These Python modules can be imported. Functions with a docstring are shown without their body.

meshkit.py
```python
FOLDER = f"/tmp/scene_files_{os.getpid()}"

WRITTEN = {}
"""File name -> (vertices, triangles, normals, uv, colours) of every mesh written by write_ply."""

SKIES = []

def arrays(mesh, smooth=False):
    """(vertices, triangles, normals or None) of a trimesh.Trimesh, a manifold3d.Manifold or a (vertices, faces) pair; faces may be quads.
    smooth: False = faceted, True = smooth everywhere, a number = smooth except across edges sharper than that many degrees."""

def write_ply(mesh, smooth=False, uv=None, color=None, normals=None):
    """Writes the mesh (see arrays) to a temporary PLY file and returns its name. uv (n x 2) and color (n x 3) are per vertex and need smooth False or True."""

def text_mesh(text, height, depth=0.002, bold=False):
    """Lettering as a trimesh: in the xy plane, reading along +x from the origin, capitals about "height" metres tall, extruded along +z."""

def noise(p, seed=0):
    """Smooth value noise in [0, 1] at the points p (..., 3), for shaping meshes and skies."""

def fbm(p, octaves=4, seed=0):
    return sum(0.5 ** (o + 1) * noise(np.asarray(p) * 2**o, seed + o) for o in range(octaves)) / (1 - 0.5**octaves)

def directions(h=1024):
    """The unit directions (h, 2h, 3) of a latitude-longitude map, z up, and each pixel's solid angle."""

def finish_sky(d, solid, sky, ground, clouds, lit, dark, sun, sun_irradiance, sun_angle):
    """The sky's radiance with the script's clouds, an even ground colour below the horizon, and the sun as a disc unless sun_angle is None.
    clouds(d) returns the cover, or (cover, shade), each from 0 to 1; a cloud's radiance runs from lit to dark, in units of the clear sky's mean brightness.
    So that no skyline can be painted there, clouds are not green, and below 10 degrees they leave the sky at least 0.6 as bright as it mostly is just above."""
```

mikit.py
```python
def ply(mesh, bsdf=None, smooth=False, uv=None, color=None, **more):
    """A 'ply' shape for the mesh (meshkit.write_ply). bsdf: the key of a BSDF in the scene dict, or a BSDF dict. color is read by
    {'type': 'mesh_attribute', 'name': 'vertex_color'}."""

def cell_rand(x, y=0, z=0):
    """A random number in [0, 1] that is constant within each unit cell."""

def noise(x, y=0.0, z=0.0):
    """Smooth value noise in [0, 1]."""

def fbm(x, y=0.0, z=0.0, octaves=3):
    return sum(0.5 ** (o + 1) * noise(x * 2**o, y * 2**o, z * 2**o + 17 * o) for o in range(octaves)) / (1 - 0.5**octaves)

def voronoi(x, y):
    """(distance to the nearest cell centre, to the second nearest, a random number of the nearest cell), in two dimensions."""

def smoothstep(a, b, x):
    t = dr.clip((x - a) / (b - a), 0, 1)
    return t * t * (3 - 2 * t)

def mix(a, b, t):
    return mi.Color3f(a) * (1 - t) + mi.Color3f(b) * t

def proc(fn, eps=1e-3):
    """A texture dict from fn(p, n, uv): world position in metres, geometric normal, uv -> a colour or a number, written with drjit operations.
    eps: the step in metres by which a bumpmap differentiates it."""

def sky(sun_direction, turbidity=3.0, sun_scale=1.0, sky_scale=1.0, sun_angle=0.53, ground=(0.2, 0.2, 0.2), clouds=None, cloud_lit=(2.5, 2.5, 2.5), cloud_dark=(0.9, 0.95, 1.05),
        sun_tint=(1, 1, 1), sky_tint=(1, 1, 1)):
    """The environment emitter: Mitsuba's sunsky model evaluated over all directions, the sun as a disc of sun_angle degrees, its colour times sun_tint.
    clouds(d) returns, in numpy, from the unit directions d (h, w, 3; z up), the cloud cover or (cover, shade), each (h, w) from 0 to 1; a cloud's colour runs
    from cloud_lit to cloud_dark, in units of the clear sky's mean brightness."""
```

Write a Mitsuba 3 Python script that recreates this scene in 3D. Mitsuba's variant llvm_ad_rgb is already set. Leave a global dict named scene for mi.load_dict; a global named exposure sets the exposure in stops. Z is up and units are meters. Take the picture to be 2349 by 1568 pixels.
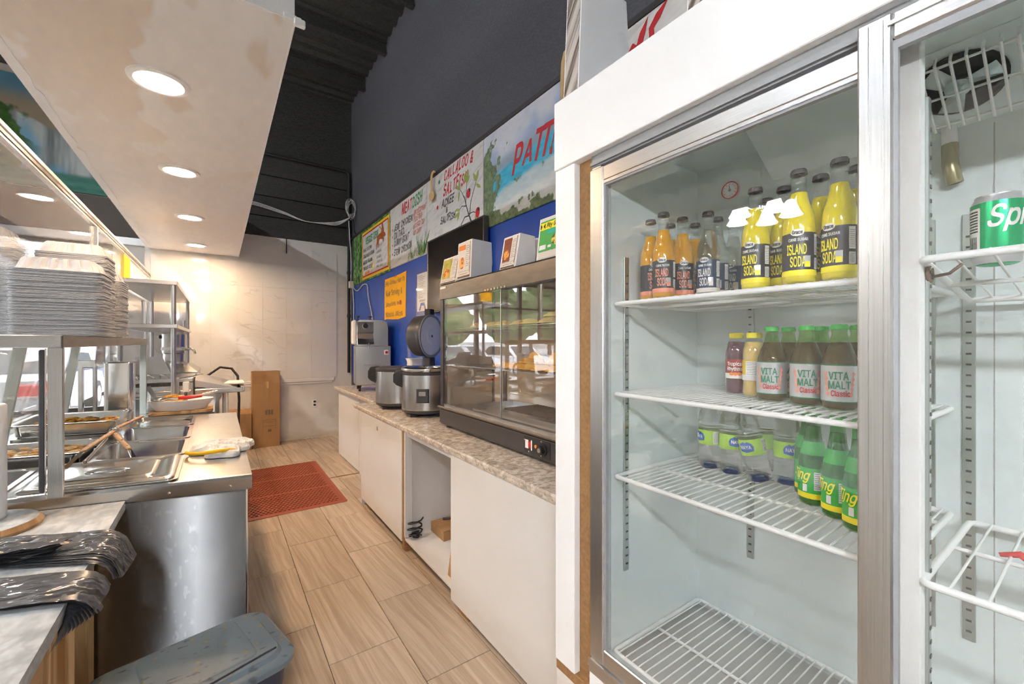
import math, random
import numpy as np
import trimesh
import shapely.geometry as sg
import mitsuba as mi
import drjit as dr
import mikit, meshkit
from mikit import proc, noise, fbm, voronoi, cell_rand, smoothstep, mix

T = mi.ScalarTransform4f
scene, labels = {}, {}
rng = random.Random(7)
nrg = np.random.default_rng(11)
PI = math.pi

# ---------------------------------------------------------------- camera, light, exposure
YAW = math.radians(34.95)
scene['camera'] = {'type': 'perspective', 'fov': 2 * math.degrees(math.atan(1174.5 / 965.0)), 'fov_axis': 'x', 'near_clip': 0.02, 'far_clip': 300.0,
                   'to_world': T().look_at(origin=[0, 0, 1.5], target=[math.sin(YAW), math.cos(YAW), 1.5], up=[0, 0, 1])}
exposure = 2.85
scene['sky'] = mikit.sky((-0.4, 0.5, 0.75), turbidity=4.0, sun_scale=0.0, sky_scale=4.5, ground=(0.35, 0.35, 0.35),
                         clouds=lambda d: np.full(d.shape[:2], 0.85), cloud_lit=(2.2, 2.2, 2.2))
POT_LIGHT = [43.0, 29.5, 18.2]
CHANDELIER = [15.0, 14.4, 13.4]
UNSEEN_TUBE_LIGHT = [29.0, 30.3, 32.0]

# ---------------------------------------------------------------- helpers
def cat(ms):
    return trimesh.util.concatenate([m for m in ms if m is not None])

def box(x0, x1, y0, y1, z0, z1, b=0.0):
    if x0 > x1: x0, x1 = x1, x0
    if y0 > y1: y0, y1 = y1, y0
    if z0 > z1: z0, z1 = z1, z0
    b = min(b, 0.45 * min(x1 - x0, y1 - y0, z1 - z0))
    if b <= 0:
        m = trimesh.creation.box(extents=(x1 - x0, y1 - y0, z1 - z0))
        m.apply_translation(((x0 + x1) / 2, (y0 + y1) / 2, (z0 + z1) / 2))
        return m
    pts = []
    for sx in (0, 1):
        for sy in (0, 1):
            for sz in (0, 1):
                c = np.array([(x0, x1)[sx], (y0, y1)[sy], (z0, z1)[sz]])
                d = np.array([1 - 2 * sx, 1 - 2 * sy, 1 - 2 * sz]) * b
                pts += [c + d * [0, 1, 1], c + d * [1, 0, 1], c + d * [1, 1, 0]]
    return trimesh.convex.convex_hull(np.array(pts))

def hull(pts):
    return trimesh.convex.convex_hull(np.array(pts, float))

def prism(poly, axis, a, b):
    """A closed polygon (list of 2-D points) pushed from a to b along an axis (0,1,2); the polygon's axes are the other two, in order."""
    m = trimesh.creation.extrude_polygon(sg.Polygon(poly), abs(b - a), engine='earcut')
    v = np.array(m.vertices)
    o = np.zeros_like(v)
    rest = [k for k in (0, 1, 2) if k != axis]
    o[:, rest[0]], o[:, rest[1]], o[:, axis] = v[:, 0], v[:, 1], v[:, 2] + min(a, b)
    m = trimesh.Trimesh(o, m.faces, process=False)
    if axis == 1: m.invert()
    return m

def tube(pts, r, sides=8, closed=False):
    p = np.asarray(pts, float)
    n = len(p)
    t = (np.roll(p, -1, 0) - np.roll(p, 1, 0)) if closed else np.gradient(p, axis=0)
    t /= np.linalg.norm(t, axis=1, keepdims=True) + 1e-12
    a = np.cross(t[0], [0, 0, 1.0] if abs(t[0][2]) < 0.9 else [1.0, 0, 0]); a /= np.linalg.norm(a)
    A = []
    for i in range(n):
        a = a - t[i] * (a @ t[i]); a = a / (np.linalg.norm(a) + 1e-12); A.append(a)
    A = np.array(A); B = np.cross(t, A)
    ang = np.arange(sides) * 2 * PI / sides
    rr = np.broadcast_to(np.asarray(r, float), (n,))
    v = p[:, None] + rr[:, None, None] * (np.cos(ang)[None, :, None] * A[:, None] + np.sin(ang)[None, :, None] * B[:, None])
    f = []
    for i in range(n if closed else n - 1):
        k = (i + 1) % n
        for j in range(sides):
            q = (j + 1) % sides
            f += [[i * sides + j, i * sides + q, k * sides + q], [i * sides + j, k * sides + q, k * sides + j]]
    v = v.reshape(-1, 3)
    if not closed:
        c0, c1 = len(v), len(v) + 1
        v = np.vstack([v, p[0], p[-1]])
        for j in range(sides):
            q = (j + 1) % sides
            f += [[c0, q, j], [c1, (n - 1) * sides + j, (n - 1) * sides + q]]
    return trimesh.Trimesh(v, f, process=False)

def soft(pts, n=8):
    p = np.array(pts, float)
    from scipy.interpolate import PchipInterpolator
    return PchipInterpolator(np.arange(len(p)), p)(np.linspace(0, len(p) - 1, n * (len(p) - 1) + 1))

def cyl(p0, p1, r, sides=16):
    return tube([p0, p1], r, sides)

def lathe(prof, n=24, center=(0, 0, 0)):
    """Revolves (r, z) pairs about the z axis; ends with r = 0 close it."""
    prof = np.array(prof, float)
    ang = np.arange(n) * 2 * PI / n
    v = np.stack([prof[:, None, 0] * np.cos(ang), prof[:, None, 0] * np.sin(ang), np.broadcast_to(prof[:, None, 1], (len(prof), n))], -1).reshape(-1, 3)
    f = []
    for i in range(len(prof) - 1):
        for j in range(n):
            q = (j + 1) % n
            f += [[i * n + j, i * n + q, (i + 1) * n + q], [i * n + j, (i + 1) * n + q, (i + 1) * n + j]]
    m = trimesh.Trimesh(v, f, process=False)
    m.update_faces(m.area_faces > 1e-14)
    m.merge_vertices()
    m.apply_translation(center)
    return m

def rrect(x0, x1, y0, y1, r, k=4):
    pts = []
    for cx, cy, a0 in ((x1 - r, y1 - r, 0), (x0 + r, y1 - r, 90), (x0 + r, y0 + r, 180), (x1 - r, y0 + r, 270)):
        for i in range(k + 1):
            a = math.radians(a0 + 90 * i / k)
            pts.append((cx + r * math.cos(a), cy + r * math.sin(a)))
    return np.array(pts)

def loft(rings, cap0=True, cap1=True):
    """Joins rings of equally many 3-D points."""
    R = np.array(rings, float)
    m, n = R.shape[:2]
    v = R.reshape(-1, 3); f = []
    for i in range(m - 1):
        for j in range(n):
            q = (j + 1) % n
            f += [[i * n + j, i * n + q, (i + 1) * n + q], [i * n + j, (i + 1) * n + q, (i + 1) * n + j]]
    extra = []
    if cap0:
        c = len(v) + len(extra); extra.append(R[0].mean(0)); f += [[c, (j + 1) % n, j] for j in range(n)]
    if cap1:
        c = len(v) + len(extra); extra.append(R[-1].mean(0)); f += [[c, (m - 1) * n + j, (m - 1) * n + (j + 1) % n] for j in range(n)]
    if extra: v = np.vstack([v, extra])
    return trimesh.Trimesh(v, f, process=False)

def ring(x0, x1, y0, y1, r, z, k=4):
    p = rrect(x0, x1, y0, y1, r, k)
    return np.column_stack([p, np.full(len(p), z)])

def moved(m, d):
    m = m.copy(); m.apply_translation(d); return m

def turned(m, deg, axis=(0, 0, 1), point=(0, 0, 0)):
    m = m.copy(); m.apply_transform(trimesh.transformations.rotation_matrix(math.radians(deg), axis, point)); return m

def blob(c, r, seed=0, amp=0.25, freq=3.0, sub=2):
    m = trimesh.creation.icosphere(subdivisions=sub, radius=1.0)
    v = np.array(m.vertices)
    d = 1 + amp * 2 * (meshkit.fbm(v * freq / 2 + 7.3 * seed + 20, 3, seed) - 0.5)
    m.vertices = v * d[:, None] * np.asarray(r) + np.asarray(c)
    return m

def frame(origin, u, v):
    """Maps meshes drawn in the xy plane (x to u, y to v, z to the plane's outside) to their place."""
    u, v = np.array(u, float), np.array(v, float)
    u /= np.linalg.norm(u); v -= u * (u @ v); v /= np.linalg.norm(v)
    M = np.eye(4); M[:3, 0], M[:3, 1], M[:3, 2], M[:3, 3] = u, v, np.cross(u, v), origin
    return M

def put(m, M):
    m = m.copy(); m.apply_transform(M); return m

def text(s, h, bold=False, slant=0.0, width=None, hand=0.0, depth=0.0015):
    """Lettering in the xy plane from the origin; width squeezes it, hand makes it uneven like a brush."""
    if hand:
        ms, x, r = [], 0.0, random.Random(s)
        for ch in s:
            if ch == ' ':
                x += h * 0.55; continue
            g = meshkit.text_mesh(ch, h * (1 + hand * r.uniform(-.12, .12)), depth, bold)
            g.apply_transform(trimesh.transformations.rotation_matrix(hand * r.uniform(-.16, .16), (0, 0, 1)))
            w = g.bounds[1][0] - g.bounds[0][0]
            g.apply_translation((x - g.bounds[0][0], hand * r.uniform(-.06, .06) * h, 0)); ms.append(g)
            x += w + h * 0.2
        m = cat(ms)
    else:
        m = meshkit.text_mesh(s, h, depth, bold)
    v = np.array(m.vertices)
    v[:, 0] -= v[:, 0].min()
    if width: v[:, 0] *= width / v[:, 0].max()
    v[:, 0] += slant * v[:, 1]
    m.vertices = v
    return m

def rect(x0, x1, y0, y1, z=0.0, d=0.0012):
    return box(x0, x1, y0, y1, z, z + d)

def poly2(pts, z=0.0, d=0.0012):
    return moved(trimesh.creation.extrude_polygon(sg.Polygon(pts), d, engine='earcut'), (0, 0, z))

def wrap(m, R, phi0=0.0):
    """Bends a flat mesh (x along the girth, y up, z outwards) round a z cylinder of radius R, x = 0 at angle phi0."""
    v = np.array(m.vertices)
    a = phi0 + v[:, 0] / R
    return trimesh.Trimesh(np.column_stack([(R + v[:, 2]) * np.cos(a), (R + v[:, 2]) * np.sin(a), v[:, 1]]), m.faces, process=False)

def ply(mesh, m, smooth=False, **more):
    return mikit.ply(mesh, 'bsdf_' + m, smooth, **more)

used = {}
def fresh(name):
    used[name] = used.get(name, -1) + 1
    return name if used[name] == 0 else f'{name}_{used[name]:03d}'

def say(key, label=None, category=None, group=None, kind=None):
    d = {k: v for k, v in (('label', label), ('category', category), ('group', group), ('kind', kind)) if v}
    if d: labels[key] = {**labels.get(key, {}), **d}

def thing(name, label, category, group=None, kind=None):
    key = fresh(name); say(key, label, category, group, kind); return key

def part(holder, name, mesh, mat, smooth=False, label=None, kind=None, uv=None, to_world=None, **more):
    key = fresh(f'{holder}__{name}')
    d = mesh if isinstance(mesh, dict) else ply(mesh, mat, smooth, uv=uv, **more)
    if to_world is not None: d = {**d, 'to_world': to_world}
    scene[key] = d
    say(key, label, None, None, kind)
    return key

def one(name, mesh, mat, label, category, group=None, kind=None, smooth=False, uv=None, **more):
    key = thing(name, label, category, group, kind)
    scene[key] = ply(mesh, mat, smooth, uv=uv, **more)
    return key

def setting(name, mesh, mat, label=None, smooth=False):
    key = fresh(name); say(key, label, None, None, 'structure')
    scene[key] = ply(mesh, mat, smooth)
    return key

# ---------------------------------------------------------------- materials
def mat(name, base, rough=0.5, metal=0.0, spec=0.5, bump=None, bscale=0.002, eps=1e-3, **more):
    b = base if isinstance(base, dict) else {'type': 'rgb', 'value': list(base)}
    d = {'type': 'principled', 'base_color': b, 'roughness': rough, 'metallic': metal, 'specular': spec, **more}
    if bump: d = {'type': 'bumpmap', 'arbitrary': proc(bump, eps), 'scale': bscale, 'bsdf': d}
    scene['bsdf_' + name] = {'type': 'twosided', 'bsdf': d}
    return name

def C(*v): return mi.Color3f(*v)

def plain(name, rgb, rough=0.55, spec=0.4): return mat(name, rgb, rough, spec=spec)

def steel_fn(ax, lo, hi, f=900.0):
    def fn(p, n, uv):
        q = (p.x, p.y, p.z)
        across = [q[k] * (f if k != ax else 6.0) for k in range(3)]
        s = noise(*across)
        big = fbm(p.x * 5, p.y * 5, p.z * 5, 3)
        return C(lo) + (hi - lo) * (0.55 * s + 0.45 * big)
    return proc(fn)

# metals
mat('steel', steel_fn(0, 0.52, 0.74), 0.26, 1.0)
mat('steel_upright', steel_fn(2, 0.50, 0.70), 0.28, 1.0)
mat('steel_pan', (0.74, 0.73, 0.71), 0.16, 1.0)
mat('steel_bright', (0.82, 0.82, 0.81), 0.10, 1.0)
def scuffed(p, n, uv):
    s = fbm(p.x * 6, p.y * 6, p.z * 4, 4)
    sc = smoothstep(0.62, 0.75, fbm(p.x * 60, p.y * 60, p.z * 22, 3))
    return mix(C(0.60, 0.61, 0.62), C(0.78, 0.78, 0.78), smoothstep(.3, .7, s)) + 0.14 * sc
def scuff_rough(p, n, uv):
    return 0.15 + 0.14 * fbm(p.x * 9, p.y * 9, p.z * 7, 3)
mat('steel_panel', proc(scuffed), proc(scuff_rough), 1.0)
scene['bsdf_steel_brushed'] = {'type': 'twosided', 'bsdf': {'type': 'roughconductor', 'material': 'none', 'distribution': 'ggx', 'alpha_u': 0.6, 'alpha_v': 0.03, 'specular_reflectance': proc(lambda p, n, uv: scuffed(p, n, uv) * 0.56)}}
mat('galvanized', (0.55, 0.60, 0.58), 0.35, 1.0)
mat('aluminium', steel_fn(2, 0.56, 0.74, 500.0), 0.33, 1.0)
mat('aluminium_level', steel_fn(1, 0.56, 0.76, 500.0), 0.33, 1.0)
mat('dark_metal', (0.055, 0.05, 0.05), 0.38, 0.3)
mat('fascia_bronze', proc(lambda p, n, uv: C(0.13, 0.115, 0.105) + 0.06 * fbm(p.x * 20, p.y * 14, p.z * 40, 3)), 0.32, 0.85)
mat('chrome', (0.85, 0.85, 0.85), 0.06, 1.0)
# paints and plastics
plain('white_gloss', (0.86, 0.87, 0.88), 0.3)
plain('white_paint', (0.80, 0.80, 0.79), 0.5)
plain('white_board', (0.68, 0.67, 0.655), 0.38)
plain('white_wire', (0.78, 0.79, 0.78), 0.35)
plain('paper_white', (0.84, 0.84, 0.84), 0.7)
plain('print_cream', (0.74, 0.70, 0.66), 0.6)
plain('foam', (0.52, 0.54, 0.575), 0.6, 0.25)
plain('black_plastic', (0.022, 0.022, 0.024), 0.38)
plain('dark_plastic', (0.055, 0.055, 0.06), 0.35)
plain('grey_plastic', (0.30, 0.31, 0.32), 0.5)
plain('ink_black', (0.03, 0.028, 0.028), 0.6)
plain('ink_brown', (0.16, 0.10, 0.07), 0.6)
plain('ink_grey', (0.38, 0.37, 0.36), 0.6)
plain('paint_red', (0.50, 0.022, 0.03), 0.5)
plain('paint_brick', (0.50, 0.13, 0.08), 0.6)
plain('paint_green', (0.03, 0.26, 0.10), 0.5)
plain('paint_leaf', (0.30, 0.36, 0.08), 0.5)
plain('paint_yellow', (0.82, 0.56, 0.03), 0.5)
plain('paint_orange', (0.75, 0.24, 0.04), 0.5)
plain('paint_rust', (0.40, 0.10, 0.03), 0.5)
plain('orange_paper', (0.95, 0.47, 0.01), 0.7)
plain('yellow_paper', (0.95, 0.60, 0.02), 0.7)
plain('blue_plastic', (0.03, 0.10, 0.32), 0.4)
plain('red_plastic', (0.60, 0.03, 0.03), 0.3)
plain('red_cord', (0.60, 0.05, 0.05), 0.4)
plain('cable_white', (0.62, 0.62, 0.62), 0.4)
plain('rubber', (0.02, 0.02, 0.02), 0.6)
plain('black_paint', (0.022, 0.023, 0.024), 0.6)
plain('wood_handle', (0.36, 0.235, 0.15), 0.5)
plain('wood_spoon', (0.62, 0.42, 0.20), 0.5)
mat('tv_black', (0.012, 0.011, 0.010), 0.12)
mat('fridge_liner', proc(lambda p, n, uv: C(0.655, 0.715, 0.71) - 0.05 * smoothstep(.55, .8, fbm(p.x * 7, p.y * 7, p.z * 7, 4))), 0.35)
plain('fridge_floor', (0.40, 0.41, 0.40), 0.5)
# light-emitting faces
# glass
scene['bsdf_pane'] = {'type': 'thindielectric', 'int_ior': 1.5}
scene['bsdf_clear_bottle'] = {'type': 'thindielectric', 'int_ior': 1.5, 'specular_transmittance': {'type': 'rgb', 'value': [.93, .95, .94]}}
scene['bsdf_green_bottle'] = {'type': 'thindielectric', 'int_ior': 1.5, 'specular_transmittance': {'type': 'rgb', 'value': [.24, .70, .30]}}
scene['bsdf_malt_bottle'] = {'type': 'thindielectric', 'int_ior': 1.4, 'specular_transmittance': {'type': 'rgb', 'value': [.60, .80, .42]}}
scene['bsdf_clear_liquid'] = {'type': 'dielectric', 'int_ior': 1.33}
scene['bsdf_amber_bottle'] = {'type': 'thindielectric', 'int_ior': 1.5, 'specular_transmittance': {'type': 'rgb', 'value': [.30, .16, .06]}}
scene['bsdf_sleeve'] = {'type': 'thindielectric', 'int_ior': 1.4}
mat('soda_yellow', (0.86, 0.70, 0.02), 0.12)
scene['bsdf_soda_orange'] = {'type': 'blendbsdf', 'weight': 0.8, 'a': {'type': 'dielectric', 'int_ior': 1.33, 'specular_transmittance': {'type': 'rgb', 'value': [.99, .66, .14]}}, 'b': {'type': 'principled', 'base_color': {'type': 'rgb', 'value': [.98, .46, .01]}, 'roughness': .1}}
scene['bsdf_soda_clear'] = {'type': 'dielectric', 'int_ior': 1.33, 'specular_transmittance': {'type': 'rgb', 'value': [0.97, 0.95, 0.9]}}
mat('juice_purple', (0.10, 0.03, 0.055), 0.12)
mat('juice_yellow', (0.72, 0.50, 0.16), 0.14)
scene['bsdf_malt_dark'] = {'type': 'blendbsdf', 'weight': 0.6, 'a': {'type': 'dielectric', 'int_ior': 1.33, 'specular_transmittance': {'type': 'rgb', 'value': [.60, .28, .12]}}, 'b': {'type': 'principled', 'base_color': {'type': 'rgb', 'value': [.24, .09, .025]}, 'roughness': .3, 'specular': .1}}
scene['bsdf_ting_green'] = {'type': 'blendbsdf', 'weight': 0.6, 'a': {'type': 'dielectric', 'int_ior': 1.33, 'specular_transmittance': {'type': 'rgb', 'value': [.30, .85, .36]}}, 'b': {'type': 'principled', 'base_color': {'type': 'rgb', 'value': [.03, .42, .08]}, 'roughness': .3, 'specular': .1}}
mat('label_green', (0.03, 0.42, 0.06), 0.4)
mat('label_lime', (0.36, 0.62, 0.03), 0.4)
mat('label_silver', (0.62, 0.62, 0.63), 0.32, 0.6)
mat('label_black', (0.025, 0.025, 0.03), 0.4)
mat('label_navy', (0.02, 0.045, 0.10), 0.4)
mat('label_maroon', (0.30, 0.035, 0.03), 0.4)
mat('can_green', (0.005, 0.42, 0.15), 0.22, 0.55)
plain('lettering_yellow', (0.90, 0.78, 0.03), 0.4)
plain('lettering_salmon', (0.80, 0.30, 0.20), 0.4)
plain('lettering_white', (0.82, 0.82, 0.80), 0.4)
plain('lettering_green', (0.01, 0.20, 0.10), 0.4)
plain('lettering_blue', (0.01, 0.10, 0.42), 0.4)

# surfaces
def floor_tile(p, n, uv):
    col = dr.floor((p.x - 0.0893) / 0.3335)
    row = dr.floor((p.y - 0.016 - 0.345 * (1 - (col - 2 * dr.floor(col / 2)))) / 0.69)
    o = cell_rand(col, row, 3) * 50
    w = fbm(p.x * 5 + o, p.y * 1.6 + o, 0.0, 3)
    u = p.x + 0.06 * p.y + 0.05 * w
    s = 0.6 * fbm(u * 44 + o, p.y * 1.3 + o, 1.0, 3) + 0.4 * fbm(u * 120 + o, p.y * 2.6 + o, 4.0, 3)
    g = fbm(u * 300, p.y * 9, 2.0, 2)
    c = mix(C(0.36, 0.275, 0.20), C(0.475, 0.385, 0.30), smoothstep(.25, .72, s))
    c = c * (0.90 + 0.2 * g) * (0.93 + 0.14 * cell_rand(col, row, 9))
    return c
mat('floor_tile', proc(floor_tile), 0.42, spec=0.35)
plain('grout', (0.09, 0.075, 0.06), 0.9, 0.1)
plain('customer_floor', (0.42, 0.38, 0.33), 0.5)
def granite(p, n, uv):
    a = fbm(p.x * 38, p.y * 38, p.z * 38, 4)
    b = fbm(p.x * 150 + 4, p.y * 90, p.z * 110, 3)
    d = smoothstep(.52, .68, fbm(p.x * 48 + 9 + 1.2 * a, p.y * 80 + a, p.z * 80, 4))
    c = mix(C(0.44, 0.38, 0.32), C(0.64, 0.58, 0.51), smoothstep(.32, .68, a))
    c = mix(c, C(0.22, 0.18, 0.15), d * 0.55)
    return c * (0.8 + 0.4 * b)
mat('granite', proc(granite), 0.3)
def greymarble(p, n, uv):
    a = fbm(p.x * 6, p.y * 9, p.z * 6, 5)
    v = smoothstep(.44, .5, fbm(p.x * 14 + 2 * a, p.y * 14, p.z * 14, 4)) * smoothstep(.58, .5, fbm(p.x * 14 + 2 * a, p.y * 14, p.z * 14, 4))
    c = mix(C(0.32, 0.34, 0.35), C(0.50, 0.52, 0.53), smoothstep(.3, .65, 0.6 * a + 0.4 * fbm(p.x * 60, p.y * 24, p.z * 60, 3)))
    return mix(c, C(0.28, 0.28, 0.28), 0.35 * v)
mat('grey_marble', proc(greymarble), 0.28)
def walltile(p, n, uv):
    a = fbm(p.x * 2.2 + 3, p.y * 2, p.z * 2.2, 4)
    k = (p.x * 0.8 + p.z * 1.5 + 0.9 * a) * 2.1
    d = dr.abs(fbm(k, p.x * 1.1, p.z * 0.8, 4) - 0.5)
    v = smoothstep(0.013, 0.0, d) * smoothstep(.42, .6, fbm(p.x * 3 + 8, p.z * 3, 1.0, 2))
    c = mix(C(0.76, 0.74, 0.71), C(0.82, 0.81, 0.79), a)
    return mix(c, C(0.50, 0.47, 0.44), 0.45 * v)
mat('wall_marble', proc(walltile), 0.07, spec=0.6)
def drywall(p, n, uv):
    a = fbm(p.x * 2.6 + 0.6 * fbm(p.x * 4, p.y * 4, 0, 2), p.y * 1.1 + 2.2, p.z, 4)
    edge = fbm(p.x * 7, p.y * 1.9 + 5, p.z, 4)
    t = smoothstep(.48, .53, a * 0.6 + edge * 0.4)
    c = mix(C(0.80, 0.79, 0.78), C(0.72, 0.64, 0.56), t * smoothstep(4.6, 1.9, p.y))
    return c * (0.96 + 0.06 * fbm(p.x * 30, p.y * 12, 0.0, 2))
mat('drywall', proc(drywall), 0.75, spec=0.2)
plain('drywall_white', (0.80, 0.80, 0.80), 0.75, 0.2)
def whitewall(p, n, uv):
    g = fbm(p.x * 5, p.y * 5, p.z * 5, 4)
    low = smoothstep(0.22, 0.02, p.z + 0.12 * fbm(p.x * 9, p.z * 20, 0.0, 3))
    return mix(C(0.76, 0.74, 0.71) - 0.06 * smoothstep(.5, .8, g), C(0.50, 0.39, 0.22), 0.55 * low)
mat('white_wall', proc(whitewall), 0.6, spec=0.25)
def charcoal(p, n, uv):
    g = fbm(p.x * 90, p.y * 90, p.z * 90, 3)
    return C(0.088, 0.092, 0.106) * (0.72 + 0.5 * g)
mat('charcoal_wall', proc(charcoal), 0.7, spec=0.25, bump=lambda p, n, uv: fbm(p.x * 160, p.y * 160, p.z * 160, 2), bscale=0.0015)
mat('black_wall', proc(lambda p, n, uv: C(0.044, 0.046, 0.045) * (0.6 + 0.8 * fbm(p.x * 50, p.y * 50, p.z * 50, 3))), 0.6, spec=0.3)
def bluewall(p, n, uv):
    g = fbm(p.x * 4, p.y * 3, p.z * 2.5, 3)
    return mix(C(0.008, 0.05, 0.34), C(0.015, 0.09, 0.50), g)
mat('blue_wall', proc(bluewall), 0.42)
def cardboard(p, n, uv):
    g = fbm(p.x * 40, p.y * 40, p.z * 4, 3)
    return mix(C(0.34, 0.19, 0.085), C(0.43, 0.255, 0.125), g)
mat('cardboard', proc(cardboard), 0.75, spec=0.2)
def particle(p, n, uv):
    g = fbm(p.x * 130, p.y * 130, p.z * 90, 3)
    return mix(C(0.23, 0.12, 0.05), C(0.38, 0.22, 0.10), g)
mat('particle_board', proc(particle), 0.7, spec=0.2)
def plywood(p, n, uv):
    w = fbm(p.x * 8, p.y * 8, p.z * 1.2, 3)
    s = fbm((p.x + p.y) * 26 + 5 * w, p.z * 1.6, 0.0, 4)
    return mix(C(0.36, 0.20, 0.09), C(0.60, 0.40, 0.21), smoothstep(.25, .72, s))
mat('plywood', proc(plywood), 0.55, spec=0.3)
def boardwood(p, n, uv):
    g = fbm(p.y * 4, p.z * 60 + p.y * 14, p.x, 4)
    s = smoothstep(.58, .7, fbm(p.y * 9, p.z * 34 + p.y * 9, 3.0, 3))
    return mix(C(0.60, 0.58, 0.56), C(0.70, 0.69, 0.67), g) - 0.10 * s
mat('sign_board', proc(boardwood), 0.6, spec=0.3)
def leafpaint(p, n, uv):
    g = fbm(p.y * 24, p.z * 24, p.x, 4)
    return mix(C(0.02, 0.10, 0.02), C(0.20, 0.36, 0.12), smoothstep(.35, .7, g))
mat('sign_leaves', proc(leafpaint), 0.6, spec=0.3)
def beach(p, n, uv):
    y, z = 2.96 - p.y, p.z          # y runs along the board from its far end
    g = fbm(y * 3, z * 3.2, 0, 4); f = fbm(y * 16, z * 46, 1.0, 3)
    sky_ = mix(C(0.62, 0.64, 0.70), C(0.36, 0.44, 0.62), smoothstep(.35, .65, g))
    line = 2.80 + 0.10 * y
    sea = mix(C(0.01, 0.36, 0.55), C(0.10, 0.50, 0.66), f)
    sand = mix(C(0.55, 0.58, 0.58), C(0.68, 0.68, 0.64), f)
    c = mix(sky_, C(0.30, 0.37, 0.44), smoothstep(line + 0.12, line + .02, z) * smoothstep(line - .1, line, z))
    c = mix(c, sea, smoothstep(line + 0.02, line - 0.03, z + 0.03 * (g - .5)))
    c = mix(c, sand, smoothstep(line - 0.13, line - 0.20, z + 0.12 * (g - .5)))
    sea2 = smoothstep(2.64, 2.60, z + 0.05 * (g - .5) - 0.10 * y) * smoothstep(2.50, 2.55, z - 0.10 * y)
    c = mix(c, C(0.42, 0.56, 0.62), 0.5 * sea2)
    bush = smoothstep(.50, .58, fbm(y * 13, z * 13, 3.0, 4) + 0.55 * smoothstep(2.56, 2.40, z) - 0.12 + 0.75 * smoothstep(.40, 0.0, y) * smoothstep(3.15, 2.75, z) - 0.12)
    lf = mix(C(0.05, 0.08, 0.05), C(0.25, 0.32, 0.16), fbm(y * 40, z * 40, 5.0, 3))
    return mix(c, lf, bush) * (0.94 + 0.1 * f)
mat('sign_beach', proc(beach), 0.55, spec=0.3)
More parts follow.
